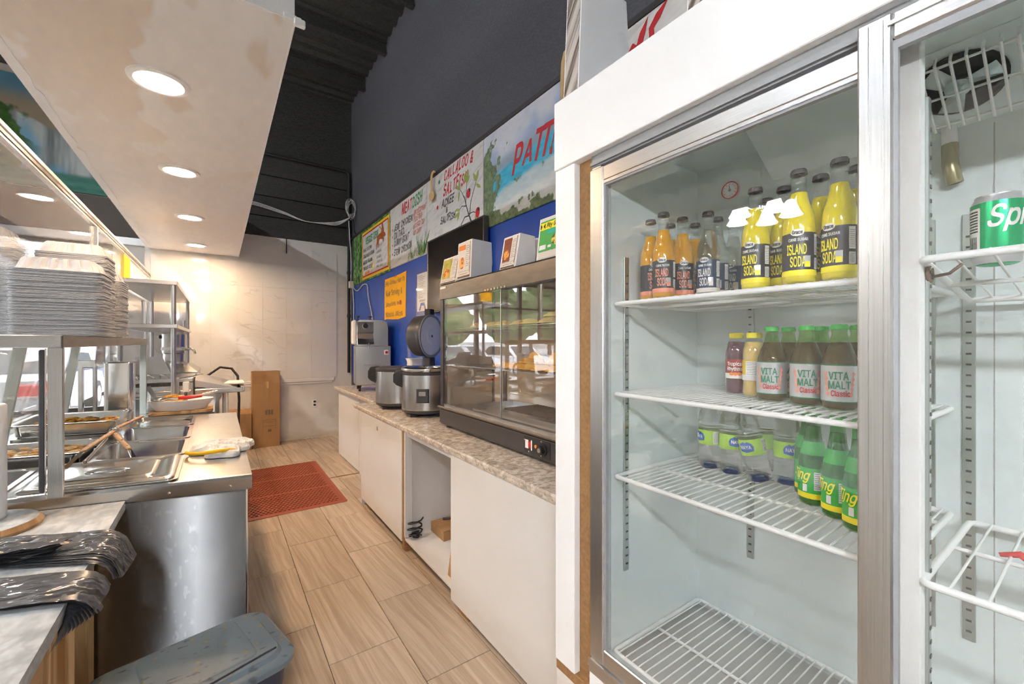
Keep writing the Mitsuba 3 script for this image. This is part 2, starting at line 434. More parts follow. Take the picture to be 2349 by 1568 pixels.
def mural(p, n, uv):
    x, z = p.x, p.z
    g = fbm(x * 1.6, z * 1.6, 0, 4); v = fbm(x * 7, z * 0.9, 2.0, 4)
    rock = mix(C(0.16, 0.20, 0.22), C(0.52, 0.58, 0.60), smoothstep(.3, .7, v))
    fall = mix(rock, C(0.10, 0.38, 0.62), smoothstep(.5, .62, fbm(x * 2.0 + 1.5, z * 0.7, 4.0, 3)) * 0.8)
    far = mix(C(0.32, 0.27, 0.20), C(0.10, 0.24, 0.34), smoothstep(4.9, 5.2, z))
    hill = 4.75 - 0.42 * (x + 2.2) + 0.25 * (g - .5)
    c = mix(far, fall, smoothstep(hill + .02, hill - .03, z) * smoothstep(-2.75, -2.4, x + 0.35 * (g - .5) - 0.25 * (z - 4.4)))
    tree = smoothstep(.44, .55, fbm(x * 4, z * 4, 7.0, 4) + 0.35 * smoothstep(-2.0, -2.6, x) * smoothstep(5.0, 4.8, z) - .1)
    tree = tree * smoothstep(5.05, 4.85, z) * smoothstep(-2.05, -2.35, x)
    c = mix(c, mix(C(0.02, 0.07, 0.02), C(0.09, 0.20, 0.05), fbm(x * 14, z * 14, 8.0, 3)), tree)
    pool = smoothstep(4.02, 3.95, z + 0.1 * (g - .5))
    c = mix(c, mix(C(0.02, 0.12, 0.10), C(0.10, 0.30, 0.25), fbm(x * 5, z * 16, 9.0, 3)), pool)
    return c
mat('mural_paint', proc(mural), 0.55, spec=0.3)
plain('bulkhead_brown', (0.085, 0.07, 0.06), 0.5)
def tote_fn(p, n, uv):
    d, e, r = voronoi(p.x * 34, p.y * 34)
    stain = smoothstep(.26, .2, d) * smoothstep(.88, .9, r)
    g = smoothstep(.58, .72, fbm(p.x * 30, p.y * 60, p.z * 20, 4))
    c = mix(C(0.125, 0.17, 0.205), C(0.055, 0.07, 0.085), g * 0.75)
    return mix(c, C(0.24, 0.18, 0.07), stain * 0.85)
mat('tote_lid', proc(tote_fn), 0.36)
plain('tote_body', (0.02, 0.025, 0.045), 0.4)
mat('mat_red', (0.27, 0.058, 0.026), 0.55)
mat('mat_edge', (0.33, 0.075, 0.045), 0.55)
mat('bag_plastic', (0.075, 0.077, 0.084), 0.12, spec=0.9, bump=lambda p, n, uv: fbm(p.x * 10 + 3 * p.y, p.y * 20, p.z * 12, 3), bscale=0.045)
mat('bag_edges', (0.065, 0.067, 0.074), 0.28, spec=0.6)
mat('towel', proc(lambda p, n, uv: C(0.78, 0.77, 0.75) * (0.85 + 0.25 * fbm(p.x * 220, p.y * 220, p.z * 220, 2))), 0.9, spec=0.1)
mat('towel_yellow', (0.85, 0.50, 0.04), 0.9, spec=0.1)
def patty(p, n, uv):
    g = fbm(p.x * 30, p.y * 30, p.z * 30, 4)
    return mix(C(0.70, 0.30, 0.02), C(0.88, 0.52, 0.06), g)
mat('patty_crust', proc(patty), 0.5)
mat('patty_pale', proc(lambda p, n, uv: mix(C(0.62, 0.40, 0.14), C(0.78, 0.58, 0.28), fbm(p.x * 30, p.y * 30, p.z * 30, 4))), 0.5)
mat('fried_food', proc(lambda p, n, uv: mix(C(0.22, 0.09, 0.01), C(0.72, 0.36, 0.02), smoothstep(.3, .7, fbm(p.x * 45, p.y * 45, p.z * 45, 4)))), 0.5)
mat('saltfish_food', proc(lambda p, n, uv: mix(C(0.70, 0.34, 0.06), C(0.82, 0.68, 0.42), smoothstep(.35, .65, fbm(p.x * 40, p.y * 40, p.z * 40, 4)))), 0.5)
mat('pan_soup', (0.40, 0.36, 0.20), 0.22, 0.6)
def woodprint(p, n, uv):
    g = fbm(p.z * 30 + p.y * 60, p.y * 6, p.x * 8, 4)
    return mix(C(0.10, 0.07, 0.05), C(0.52, 0.47, 0.43), smoothstep(.35, .6, g))
mat('print_wood', proc(woodprint), 0.6)
mat('print_food', proc(lambda p, n, uv: mix(C(0.45, 0.10, 0.02), C(0.90, 0.45, 0.10), smoothstep(.35, .65, fbm(p.y * 60, p.z * 60, p.x * 60, 3)))), 0.5)
mat('print_olive', proc(lambda p, n, uv: mix(C(0.30, 0.28, 0.03), C(0.62, 0.55, 0.10), fbm(p.y * 20, p.z * 20, 0.0, 2))), 0.5)
mat('print_salad', proc(lambda p, n, uv: mix(C(0.05, 0.10, 0.02), C(0.70, 0.55, 0.12), smoothstep(.4, .6, fbm(p.y * 90, p.z * 90, 0.0, 3)))), 0.5)
plain('print_green', (0.06, 0.38, 0.08), 0.5)
plain('print_teal', (0.02, 0.42, 0.30), 0.5)
plain('print_maroon', (0.26, 0.07, 0.04), 0.5)
# outside
plain('asphalt', (0.36, 0.36, 0.37), 0.85, 0.2)
plain('sidewalk', (0.55, 0.54, 0.52), 0.85, 0.2)
plain('car_red', (0.55, 0.02, 0.03), 0.25); plain('car_silver', (0.45, 0.47, 0.50), 0.25); plain('car_dark', (0.05, 0.06, 0.10), 0.25); plain('car_white', (0.75, 0.75, 0.76), 0.25)
mat('car_glass', (0.03, 0.035, 0.04), 0.08)
mat('tree_leaves', proc(lambda p, n, uv: mix(C(0.06, 0.10, 0.035), C(0.20, 0.27, 0.12), fbm(p.x * 2.2, p.y * 2.2, p.z * 2.2, 4))), 0.8, spec=0.2)
plain('bark', (0.10, 0.07, 0.05), 0.9, 0.1)
plain('beige_wall', (0.66, 0.62, 0.56), 0.6)
plain('beige_panel', (0.50, 0.40, 0.30), 0.5)
plain('counter_dark', (0.10, 0.08, 0.07), 0.4)

# ================================================================ THE ROOM
WX, BY, CZ = 1.80, 7.20, 5.40            # right wall, back wall, ceiling
FY, LX, NY = 9.00, -7.80, -3.00          # storefront, far left wall, wall behind the camera

# floor: dark joint bed, every tile of the kitchen a piece of its own
floor_key = setting('floor', box(-0.62, WX, NY, BY, -0.06, -0.004), 'grout', 'wood-look tiled kitchen floor with dark joints')
for ci in range(-2, 6):
    x0, x1 = 0.0893 + 0.3335 * ci, 0.0893 + 0.3335 * (ci + 1)
    x0, x1 = max(x0, -0.57), min(x1, WX)
    if x1 - x0 < 0.02: continue
    off = 0.016 + 0.345 * (1 - ci % 2)
    for rj in range(-2, 11):
        y0, y1 = off + 0.69 * rj, off + 0.69 * (rj + 1)
        pieces = [(y0, y1)] if not (y0 < 4.958 < y1) else [(y0, 4.945), (4.972, y1)]
        for a, b in pieces:
            b = min(b, BY)
            if b - a > 0.03:
                part(floor_key, 'tile', box(x0 + .0016, x1 - .0016, a + .0014, b - .0014, -0.02, 0.0 + 0.0012 * rng.random(), 0.0015), 'floor_tile')
setting('floor_customer', box(LX, -0.62, NY, FY, -0.06, 0.0), 'customer_floor', 'pale floor of the customer area')

# right wall: charcoal above, blue band behind the appliances
wr = setting('wall_right', box(WX + .004, WX + .12, NY, BY, 0, CZ + .1), 'charcoal_wall', 'charcoal painted wall above the menu boards')
part(wr, 'blue_band', box(WX, WX + .004, 0.4, BY - .05, 0.9, 2.46), 'blue_wall', label='bright blue painted band of wall behind the counter appliances')
part(wr, 'cap_strip', box(WX - .02, WX + .005, 0.0, BY, 3.165, 3.20, .003), 'dark_metal', label='thin dark strip along the tops of the menu boards')

# back wall: white below, black boards above, marble tile panels
wb = setting('wall_back', box(-0.78, WX + .12, BY, BY + .12, 0, 3.065), 'white_wall', 'white kitchen end wall with marble tile panels')
part(wb, 'upper_wall', box(-0.78, WX + .12, BY + .02, BY + .12, 3.065, CZ + .1), 'black_wall', label='black painted upper wall')
z = 3.067
for h in (0.30, 0.30, 0.31, 0.30):
    part(wb, 'plank', box(-0.78, WX, BY - .012, BY + .02, z, z + h - .012, .004), 'black_wall'); z += h
cols = [-0.72, -0.42, -0.085, 0.225, 0.54, 0.85, 1.20, 1.57]
rows = [(0.94, 1.62), (1.62, 2.31), (2.31, 2.655)]
for i in range(7):
    for j, (a, b) in enumerate(rows):
        if i == 6 and j == 2: b = 2.93
        part(wb, 'tile', box(cols[i] + .0006, cols[i + 1] - .0006, BY - .012 - .001 * rng.random(), BY + .004, a + .0006, b - .0006, .0007), 'wall_marble')
part(wb, 'rail', box(0.06, 1.53, BY - .03, BY + .004, 0.885, 0.935, .004), 'white_paint', label='white wooden rail under the tiles')
part(wb, 'rail', box(-0.1, 1.50, BY - .018, BY + .004, 0.85, 0.882, .003), 'white_paint')

# ceiling: corrugated black deck on joists
rp = []
yy = NY
while yy < FY:
    rp += [(yy, CZ + .045), (yy + .045, CZ), (yy + .105, CZ), (yy + .15, CZ + .045)]; yy += 0.20
prof = rp + [(FY, CZ + .12), (NY, CZ + .12)]
ck = setting('ceiling', prism(prof, 0, LX, WX + .12), 'black_wall', 'black corrugated metal deck ceiling')
for jy in (-1.2, -.25, .7, 1.65, 2.6, 3.55, 4.5, 5.45, 6.4):
    part(ck, 'joist', cat([box(LX, WX, jy - .035, jy + .035, CZ - .16, CZ - .135), box(LX, WX, jy - .006, jy + .006, CZ - .135, CZ), box(LX, WX, jy - .03, jy + .03, CZ - .02, CZ)]), 'black_wall')

# bulkhead over the serving line
sk = setting('ceiling_bulkhead', box(-0.75, 0.24, 1.79, BY - .014, 2.72, 3.30), 'drywall', 'unfinished plastered bulkhead with downlights over the serving line')
part(sk, 'end_face', box(-0.75, 0.238, 1.782, 1.79, 2.722, 3.30), 'drywall_white', label='bright white end of the bulkhead')
def ragged(x, w, seed, z0=2.718):
    r = random.Random(seed); pts0, pts1, y = [], [], 1.79
    while y < BY - .05:
        d = w * r.uniform(.55, 1.1)
        pts0.append((x - .004, y)); pts1.append((x + d, y)); y += r.uniform(.06, .14)
    m = trimesh.creation.extrude_polygon(sg.Polygon(pts0 + pts1[::-1]), .003, engine='earcut')
    return moved(m, (0, 0, z0 - .001))
part(sk, 'edge_tape', ragged(-0.751, 0.045, 3), 'drywall_white', label='ragged white joint tape on the bulkhead edge')
part(sk, 'corner_bead', box(0.238, 0.244, 1.785, BY - .02, 2.716, 2.742), 'drywall_white')
part(sk, 'corner_bead', cat([box(.20, .262, 1.775, 1.80, 2.715, 2.735, .003), box(.235, .275, 1.77, 1.79, 2.70, 2.728, .004)]), 'drywall_white')

def pot(x, y, label):
    t = thing('recessed_light', label, 'ceiling light', 'round recessed lights in the bulkhead')
    part(t, 'trim_ring', lathe([(.088, 2.712), (.094, 2.708), (.116, 2.712), (.120, 2.7205), (.088, 2.7205), (.088, 2.712)], 40, (x, y, 0)), 'white_gloss', 40)
    lens = lathe([(0, 2.7135), (.088, 2.7135)], 40, (x, y, 0)); n = lens.face_normals[:, 2].mean()
    if n > 0: lens.invert()
    k = part(t, 'lens', lens, 'white_gloss', label='glowing warm lens')
    scene[k]['emitter'] = {'type': 'area', 'radiance': {'type': 'rgb', 'value': POT_LIGHT}}
for y, l in ((2.56, 'large round recessed light, nearest of the row in the bulkhead'), (3.82, 'second recessed light from the near end of the bulkhead'),
             (5.17, 'third recessed light from the near end of the bulkhead'), (6.61, 'farthest recessed light, next to the tiled end wall')):
    pot(-0.225, y, l)

# storefront beyond the serving line
fk = setting('wall_front', cat([box(LX, -0.78, FY, FY + .15, 0, 0.42), box(LX, -0.78, FY, FY + .15, 3.72, CZ + .12)]), 'beige_wall', 'storefront wall of the customer area')
part(fk, 'bulkhead', box(LX, -0.70, FY - .05, FY + .1, 3.16, 3.74), 'bulkhead_brown', label='brown band over the shop windows')
part(fk, 'head_rail', box(LX, -0.78, FY - .08, FY + .05, 3.03, 3.16, .01), 'aluminium_level', label='pale horizontal window head')
one('mural', box(-6.4, -0.80, FY - .045, FY - .002, 3.76, 5.32), 'mural_paint', 'large painted waterfall mural with green trees high above the shop windows', 'mural')
for i in range(5):
    x0 = -7.75 + 1.28 * i; x1 = x0 + 1.28
    w = setting(f'window_{i + 1}', cat([box(x0, x0 + .05, FY, FY + .1, .42, 3.03, .004), box(x1 - .05, x1, FY, FY + .1, .42, 3.03, .004),
                                       box(x0 + .05, x1 - .05, FY, FY + .1, .42, .50, .004), box(x0 + .05, x1 - .05, FY, FY + .1, 2.97, 3.03, .004),
                                       box(x0 + .05, x1 - .05, FY + .01, FY + .09, 2.35, 2.40, .004)]), 'dark_metal', 'dark framed shop window')
    part(w, 'pane', box(x0 + .05, x1 - .05, FY + .05, FY + .053, .50, 2.35), 'pane'); part(w, 'pane', box(x0 + .05, x1 - .05, FY + .05, FY + .053, 2.40, 2.97), 'pane')
setting('wall_return', cat([box(-0.78, -0.72, BY + .12, FY, 0, CZ + .1), box(-1.35, -.78, FY - .01, FY + .14, 0, 3.05)]), 'white_wall', 'white return wall at the end of the serving line')
setting('wall_left', box(LX - .12, LX, NY, FY, 0, CZ + .12), 'beige_wall', 'plain beige wall of the customer area')
setting('wall_near', cat([box(LX, -2.49, NY - .12, NY, 0, CZ + .12), box(-2.17, WX + .12, NY - .12, NY, 0, CZ + .12), box(-2.49, -2.17, NY - .12, NY, 0, .25), box(-2.49, -2.17, NY - .12, NY, 2.9, CZ + .12)]), 'beige_wall', 'plain beige wall opposite the storefront')
sl_ = setting('window_6', cat([box(-2.49, -2.47, NY - .1, NY - .02, .25, 2.9, .003), box(-2.19, -2.17, NY - .1, NY - .02, .25, 2.9, .003), box(-2.47, -2.19, NY - .1, NY - .02, .25, .28), box(-2.47, -2.19, NY - .1, NY - .02, 2.87, 2.9)]), 'dark_metal', 'unseen narrow tall window behind the camera, placed to brighten the steel front panel')  # out of view, placed as a bright strip for the steel panel to mirror
part(sl_, 'pane', box(-2.47, -2.19, NY - .06, NY - .057, .28, 2.87), 'pane')

# lamps of the customer area: chandelier mirrored in the cooler's glass, tube lamps out of view
def chandelier(x, y, z, label):
    t = thing('chandelier', label, 'chandelier')
    part(t, 'stem', cat([cyl((x, y, z + .12), (x, y, CZ), .010, 10), lathe([(0, z + .02), (.03, z + .04), (.045, z + .10), (.02, z + .16), (0, z + .17)], 20, (x, y, 0))]), 'chrome', 40)
    for k in range(5):
        a = 2 * PI * k / 5 + .4; c, s = math.cos(a), math.sin(a)
        part(t, 'arm', tube([(x + c * r, y + s * r, z + h) for r, h in ((.03, .06), (.10, .02), (.18, .05), (.24, .12), (.26, .10))], .008, 8), 'chrome', True)
        m = lathe([(.028, .10), (.045, .075), (.06, .03), (.085, -.03), (.105, -.055), (.10, -.055), (.0, .06)], 24, (x + c * .26, y + s * .26, z)); m.invert()
        k2 = part(t, 'shade', m, 'white_gloss', True, label='lit bell-shaped glass shade')
        scene[k2]['emitter'] = {'type': 'area', 'radiance': {'type': 'rgb', 'value': CHANDELIER}}
chandelier(-2.70, 2.10, 2.84, 'five-arm chandelier with lit bell shades over the customer area')
def unseen_tube_lamp(x, y, z, label):
    t = thing('unseen_strip_light', label, 'ceiling light')
    part(t, 'housing', cat([box(x - .07, x + .07, y - .62, y + .62, z, z + .05, .008), cyl((x, y - .5, z + .05), (x, y - .5, CZ), .005, 6), cyl((x, y + .5, z + .05), (x, y + .5, CZ), .005, 6)]), 'white_gloss')
    for s in (-.035, .035):
        k = part(t, 'tube', cyl((x + s, y - .58, z - .022), (x + s, y + .58, z - .022), .016, 12), 'white_gloss', True)
        scene[k]['emitter'] = {'type': 'area', 'radiance': {'type': 'rgb', 'value': UNSEEN_TUBE_LIGHT}}
unseen_tube_lamp(-0.46, -0.85, 2.26, 'unseen twin tube light hanging behind the camera, placed to light the cooler')  # out of view, placed to light the cooler front and steel panel
unseen_tube_lamp(-2.6, 1.4, 4.75, 'added twin tube fill light high under the deck, opposite the cooler')  # added fill, lights the menu boards and upper right wall
unseen_tube_lamp(-2.6, 5.2, 4.75, 'added twin tube fill light high under the deck, near the storefront')  # second added fill lamp, for the far boards, ceiling and upper walls

# outside
setting('ground', box(-60, 40, FY + .15, 80, -0.25, -0.12), 'asphalt', 'car park outside the shop')
setting('sidewalk', box(-30, 10, FY + .16, FY + 2.0, -0.14, -0.02), 'sidewalk', 'pale pavement outside the windows')
def car(x, y, ang, paint, label):
    t = thing('car', label, 'car', None)
    M = trimesh.transformations.rotation_matrix(math.radians(ang), (0, 0, 1)); M[:3, 3] = (x, y, -0.12)
    side = [(-2.2, .30), (-2.25, .62), (-2.0, .86), (-1.15, .95), (-.55, 1.42), (.75, 1.46), (1.5, 1.0), (2.15, .92), (2.25, .55), (2.15, .30)]
    body = prism(side, 1, -.86, .86)
    part(t, 'body', put(body, M), paint)
    glass = prism([(-1.05, .97), (-.52, 1.37), (.70, 1.41), (1.35, 1.0)], 1, -.875, .875)
    part(t, 'side_glass', put(glass, M), 'car_glass')
    part(t, 'windscreen', put(cat([hull([(-1.16, sy * .7, .98) for sy in (-1, 1)] + [(-.60, sy * .62, 1.41) for sy in (-1, 1)] + [(-1.12, sy * .7, .96) for sy in (-1, 1)]),
                                 hull([(1.47, sy * .7, 1.03) for sy in (-1, 1)] + [(.82, sy * .62, 1.46) for sy in (-1, 1)] + [(1.43, sy * .7, 1.0) for sy in (-1, 1)])]), M), 'car_glass')
    for wx in (-1.4, 1.4):
        for s in (-1, 1):
            w = part(t, 'wheel', put(cyl((wx, s * .90, .33), (wx, s * .68, .33), .33, 20), M), 'rubber')
            part(w, 'hub', put(cyl((wx, s * .91, .33), (wx, s * .88, .33), .20, 14), M), 'car_silver')
    for s in (-1, 1):
        part(t, 'lamp', put(box(2.10, 2.27, s * .40, s * .84, .66, .86, .02), M), 'car_red')
car(-3.35, 13.2, -90, 'car_silver', 'pale silver car with red tail lamps parked outside the shop window')
car(-1.9, 19.0, 82, 'car_dark', 'dark blue car parked farther out beyond the window')
car(-6.9, 18.0, 85, 'car_silver', 'silver car in the car park mirrored in the warming cabinet glass')
car(-9.6, 17.5, 85, 'car_white', 'white car in the car park mirrored in the warming cabinet glass')
for i, (x, y, h) in enumerate(((-15, 38, 8.5), (-7, 42, 9.5), (-23, 37, 8), (1, 44, 8.0), (-31, 40, 10), (9, 42, 7.5), (-40, 38, 8.5))):
    t = thing('tree', 'leafy green tree at the far side of the car park', 'tree', 'trees across the car park')
    part(t, 'trunk', tube([(x, y, -.2), (x + .1, y, 1.5), (x, y + .1, 3.2)], [.28, .22, .16], 10), 'bark', True)
    part(t, 'crown', cat([blob((x + rng.uniform(-1.5, 1.5), y + rng.uniform(-1, 1), 2.6 + rng.random() * (h - 3.6)), (2.0, 1.8, 1.6), i * 9 + k, .3, 5) for k in range(8)]), 'tree_leaves')

# ================================================================ RIGHT SIDE: counters and cabinets
t = thing('worktop', 'speckled granite-look laminate worktop under the warming cabinet and rice cookers', 'counter')
pr = [(1.085, .862), (1.082, .872), (1.082, .890), (1.087, .900), (WX, .900), (WX, .862)]
scene[t] = ply(prism(pr, 1, 0.95, 4.24), 'granite')
t = thing('worktop', 'granite-look laminate worktop set back under the juice press', 'counter')
scene[t] = ply(prism([(1.275 + (a - 1.085), b + .008) for a, b in pr[:4]] + [(WX, .908), (WX, .870)], 1, 4.245, 5.98), 'granite')

cab = thing('base_cabinet', 'white base cabinet with an open doorless bay under the near worktop', 'cabinet')
part(cab, 'door', box(1.090, 1.108, 2.958, 3.99, 0.055, .860, .002), 'white_board', label='plain white door with a small lock')
part(f'{cab}__door', 'lock', cat([box(1.083, 1.091, 3.50, 3.515, .765, .80, .002)]), 'steel_bright')
part(cab, 'door', box(1.090, 1.108, 0.95, 2.172, 0.030, .860, .002), 'white_board', label='wide plain white panel')
part(cab, 'divider', box(1.095, 1.125, 2.915, 2.957, 0.0, .862, .002), 'particle_board', label='worn chipboard upright beside the open bay')
part(f'{cab}__divider', 'facing', box(1.094, 1.15, 2.900, 2.916, 0.10, .862, .002), 'white_board')
part(cab, 'divider', box(1.112, WX, 2.925, 2.945, .09, .862), 'white_board')
part(cab, 'divider', box(1.112, WX, 2.130, 2.150, .09, .862), 'white_board')
part(cab, 'end_panel', box(1.09, WX, 3.99, 4.01, .0, .862), 'white_board')
part(cab, 'rail', box(1.11, 1.13, 2.15, 2.925, .825, .862), 'white_board')
part(cab, 'shelf', box(1.100, WX - .01, 2.15, 2.925, .075, .095, .002), 'white_board', label='dusty white floor of the open bay')
part(cab, 'back_panel', box(WX - .03, WX - .015, 2.46, 2.925, .095, .862), 'white_board')
part(cab, 'post', box(WX - .12, WX - .03, 2.42, 2.50, .095, .862, .003), 'plywood')
part(cab, 'back_panel', box(WX - .02, WX - .008, 2.15, 2.42, .10, .862), 'grey_plastic')
part(cab, 'plinth', cat([box(1.16, 1.18, 0.95, 2.9, 0, .075), box(1.15, 1.17, 3.0, 3.99, 0, .05)]), 'particle_board')
part(cab, 'foot', box(1.10, 1.16, 1.98, 2.10, 0, .03), 'particle_board'); part(cab, 'foot', box(1.10, 1.15, 2.90, 2.965, 0, .04), 'particle_board'); part(cab, 'foot', box(1.11, 1.15, 3.80, 3.86, 0, .055), 'particle_board')
cb2 = thing('base_cabinet', 'plain white base cabinet set back beneath the juice press', 'cabinet')
part(cb2, 'door', box(1.325, 1.345, 4.96, 5.95, 0.012, .872, .002), 'white_board'); part(cb2, 'side_panel', box(1.33, WX, 5.93, 5.955, 0, .872), 'white_board')
part(cb2, 'side_panel', box(1.33, WX, 4.26, 4.96, 0, .872), 'white_board')
# things in the open bay
t = thing('cardboard_box', 'low flat cardboard box lying at the back of the open cabinet bay', 'box')
part(t, 'body', box(1.30, 1.62, 2.70, 2.915, .0955, .165, .002), 'cardboard'); part(t, 'flap', box(1.299, 1.46, 2.699, 2.913, .1655, .168), 'cardboard')
t = thing('screwdriver', 'dark-handled small tool with white tip lying on the flat box in the cabinet', 'tool')
part(t, 'handle', tube([(1.38, 2.88, .178), (1.45, 2.84, .180)], [.009, .007], 8), 'dark_plastic', True); part(t, 'tip', lathe([(0, -.016), (.012, -.008), (.012, .01), (0, .02)], 12, (1.475, 2.825, .186)), 'paper_white', True)
one('cardboard_sheet', turned(box(1.135, 1.141, 2.155, 2.30, .097, .30), 8, (0, 1, 0), (1.138, 2.2, .097)), 'cardboard', 'brown cardboard sheet leaning inside the open cabinet bay', 'cardboard')
r = random.Random(5)
pc = [np.array([1.14 + .05 * r.random(), 2.85 + .05 * r.random(), .102 + .035 * r.random()]) for _ in range(16)]
pc = np.array(pc); tt_ = np.linspace(0, 15, 90); from scipy.interpolate import CubicSpline
one('power_cord', tube(CubicSpline(np.arange(16), pc)(tt_), .0045, 6), 'black_plastic', 'tangled dark cord lying on the floor of the open cabinet bay', 'cord', smooth=True)
one('power_cord', tube([(1.16 + .045 * math.cos(a * .9) * (1 + .3 * r.random()), 2.865 + .03 * math.sin(a * .9), .105 + .006 * a) for a in range(22)], .006, 6), 'black_plastic', 'tangled dark cord coiled on the floor of the open cabinet bay', 'cord', smooth=True)

# ---------------------------------------------------------------- warming cabinet
wc = thing('warming_cabinet', 'black and glass heated display cabinet holding patties on the worktop', 'display cabinet')
WX0, WX1, WY0, WY1 = 1.300, 1.76, 1.30, 2.753
part(wc, 'base', cat([prism([(1.31, .918), (1.295, .935), (1.295, 1.022), (1.305, 1.035), (WX1, 1.035), (WX1, .918)], 1, WY0, WY1)]), 'dark_metal')
for yy in (1.36, 2.69):
    for xx in (1.34, 1.70):
        part(wc, 'foot', cyl((xx, yy, .9), (xx, yy, .92), .02, 12), 'rubber')
part(wc, 'sill', prism([(1.285, 1.035), (1.282, 1.043), (1.288, 1.050), (1.33, 1.050), (1.33, 1.035)], 1, WY0, WY1 + .01), 'fascia_bronze', label='projecting bronze front sill')
part(wc, 'track', cat([box(1.305, 1.309, WY0, WY1 - .04, 1.05, 1.066), box(1.325, 1.329, WY0, WY1 - .04, 1.05, 1.066)]), 'aluminium_level')
part(wc, 'fascia', prism([(1.296, 1.800), (1.298, 1.896), (1.304, 1.905), (1.33, 1.905), (1.33, 1.800)], 1, WY0, WY1 + .002), 'fascia_bronze', label='brushed bronze top fascia')
part(wc, 'top', box(1.33, WX1, WY0, WY1, 1.88, 1.905), 'dark_metal')
part(wc, 'corner_post', box(1.30, 1.335, WY1 - .045, WY1, 1.05, 1.80, .003), 'dark_metal'); part(wc, 'corner_post', box(WX1 - .03, WX1, WY1 - .03, WY1, 1.035, 1.88), 'dark_metal')
part(wc, 'corner_post', box(1.30, 1.335, WY0, WY0 + .04, 1.05, 1.80, .003), 'dark_metal'); part(wc, 'corner_post', box(WX1 - .03, WX1, WY0, WY0 + .03, 1.035, 1.88), 'dark_metal')
part(wc, 'back_panel', box(WX1 - .02, WX1 - .012, WY0 + .03, WY1 - .03, 1.035, 1.88), 'beige_panel', label='beige rear panel')
part(wc, 'end_panel', box(1.34, WX1 - .03, WY1 - .012, WY1 - .004, 1.035, 1.88), 'beige_panel')
part(wc, 'floor_plate', box(1.335, WX1 - .02, WY0 + .03, WY1 - .03, 1.035, 1.045), 'steel')
dk = part(wc, 'glass_door', box(1.306, 1.310, 1.975, WY1 - .05, 1.056, 1.80), 'pane', label='clear sliding glass door'); part(dk, 'edge', box(1.3045, 1.3115, 1.975, 1.981, 1.056, 1.80), 'galvanized')
dk = part(wc, 'glass_door', box(1.326, 1.330, WY0 + .04, 2.01, 1.056, 1.80), 'pane', label='clear sliding glass door'); part(dk, 'edge', box(1.3245, 1.3315, 2.004, 2.010, 1.056, 1.80), 'galvanized')
for zz, xf in ((1.592, 1.36), (1.335, 1.37)):
    wr_ = [tube([(xf, WY0 + .05, zz), (xf, WY1 - .10, zz)], .004, 6), tube([(WX1 - .04, WY0 + .05, zz), (WX1 - .04, WY1 - .10, zz)], .004, 6)]
    wk = part(wc, 'wire_shelf', cat(wr_), 'chrome', True)
    n = 0; y = WY0 + .06
    rods = []
    while y < WY1 - .10:
        rods.append(tube([(xf, y, zz + .003), (WX1 - .04, y, zz + .003)], .0022, 5)); y += .022
    part(wk, 'rods', cat(rods), 'chrome', True, kind='stuff')
for yy in (2.55, 1.95):
    st = part(wc, 'shelf_standard', box(WX1 - .034, WX1 - .021, yy, yy + .035, 1.05, 1.34), 'dark_metal')
part(wc, 'crumb_tray', cat([box(1.40, 1.72, 1.45, 2.45, 1.047, 1.052), box(1.395, 1.40, 1.45, 2.45, 1.047, 1.085), box(1.72, 1.725, 1.45, 2.45, 1.047, 1.085), box(1.395, 1.725, 2.45, 2.455, 1.047, 1.085)]), 'steel')
gr = []
for k in range(22):
    gr.append(box(1.44, 1.70, 1.50 + .03 * k, 1.512 + .03 * k, 1.088, 1.096))
part(wc, 'rack', cat(gr + [box(1.44, 1.45, 1.50, 2.15, 1.086, 1.09), box(1.69, 1.70, 1.50, 2.15, 1.086, 1.09)]), 'dark_metal')
pn = part(wc, 'control_plate', box(1.2925, 1.2955, 1.535, 1.74, .938, 1.02), 'black_plastic')
part(pn, 'switch', box(1.288, 1.293, 1.680, 1.702, .965, .998, .002), 'red_plastic', label='red rocker switch'); part(pn, 'switch_frame', cat([box(1.290, 1.2935, 1.672, 1.680, .955, 1.005), box(1.290, 1.2935, 1.702, 1.728, .96, 1.003)]), 'paper_white')
part(pn, 'pilot_lamp', cyl((1.293, 1.640, .982), (1.287, 1.640, .982), .009, 12), 'paint_orange', label='orange pilot lamp')
part(pn, 'knob', cat([cyl((1.293, 1.585, .978), (1.285, 1.585, .978), .030, 24), cyl((1.285, 1.585, .978), (1.264, 1.585, .978), .021, 20)]), 'black_plastic', 35, label='black thermostat knob')
part(pn, 'knob_face', cyl((1.2645, 1.585, .978), (1.263, 1.585, .978), .011, 16), 'steel_bright')
for yy, zz in ((1.70, .945), (1.60, .945), (1.60, 1.014), (1.735, 1.0)):
    part(pn, 'screw', cyl((1.293, yy, zz), (1.2905, yy, zz), .004, 8), 'steel_bright')
part(wc, 'badge', box(1.2945, 1.2965, 2.655, 2.745, 1.872, 1.886), 'paper_white'); part(wc, 'rivets', cat([cyl((1.297, 1.92 + .035 * k, 1.806), (1.293, 1.92 + .035 * k, 1.806), .006, 8) for k in range(7)]), 'steel_bright')

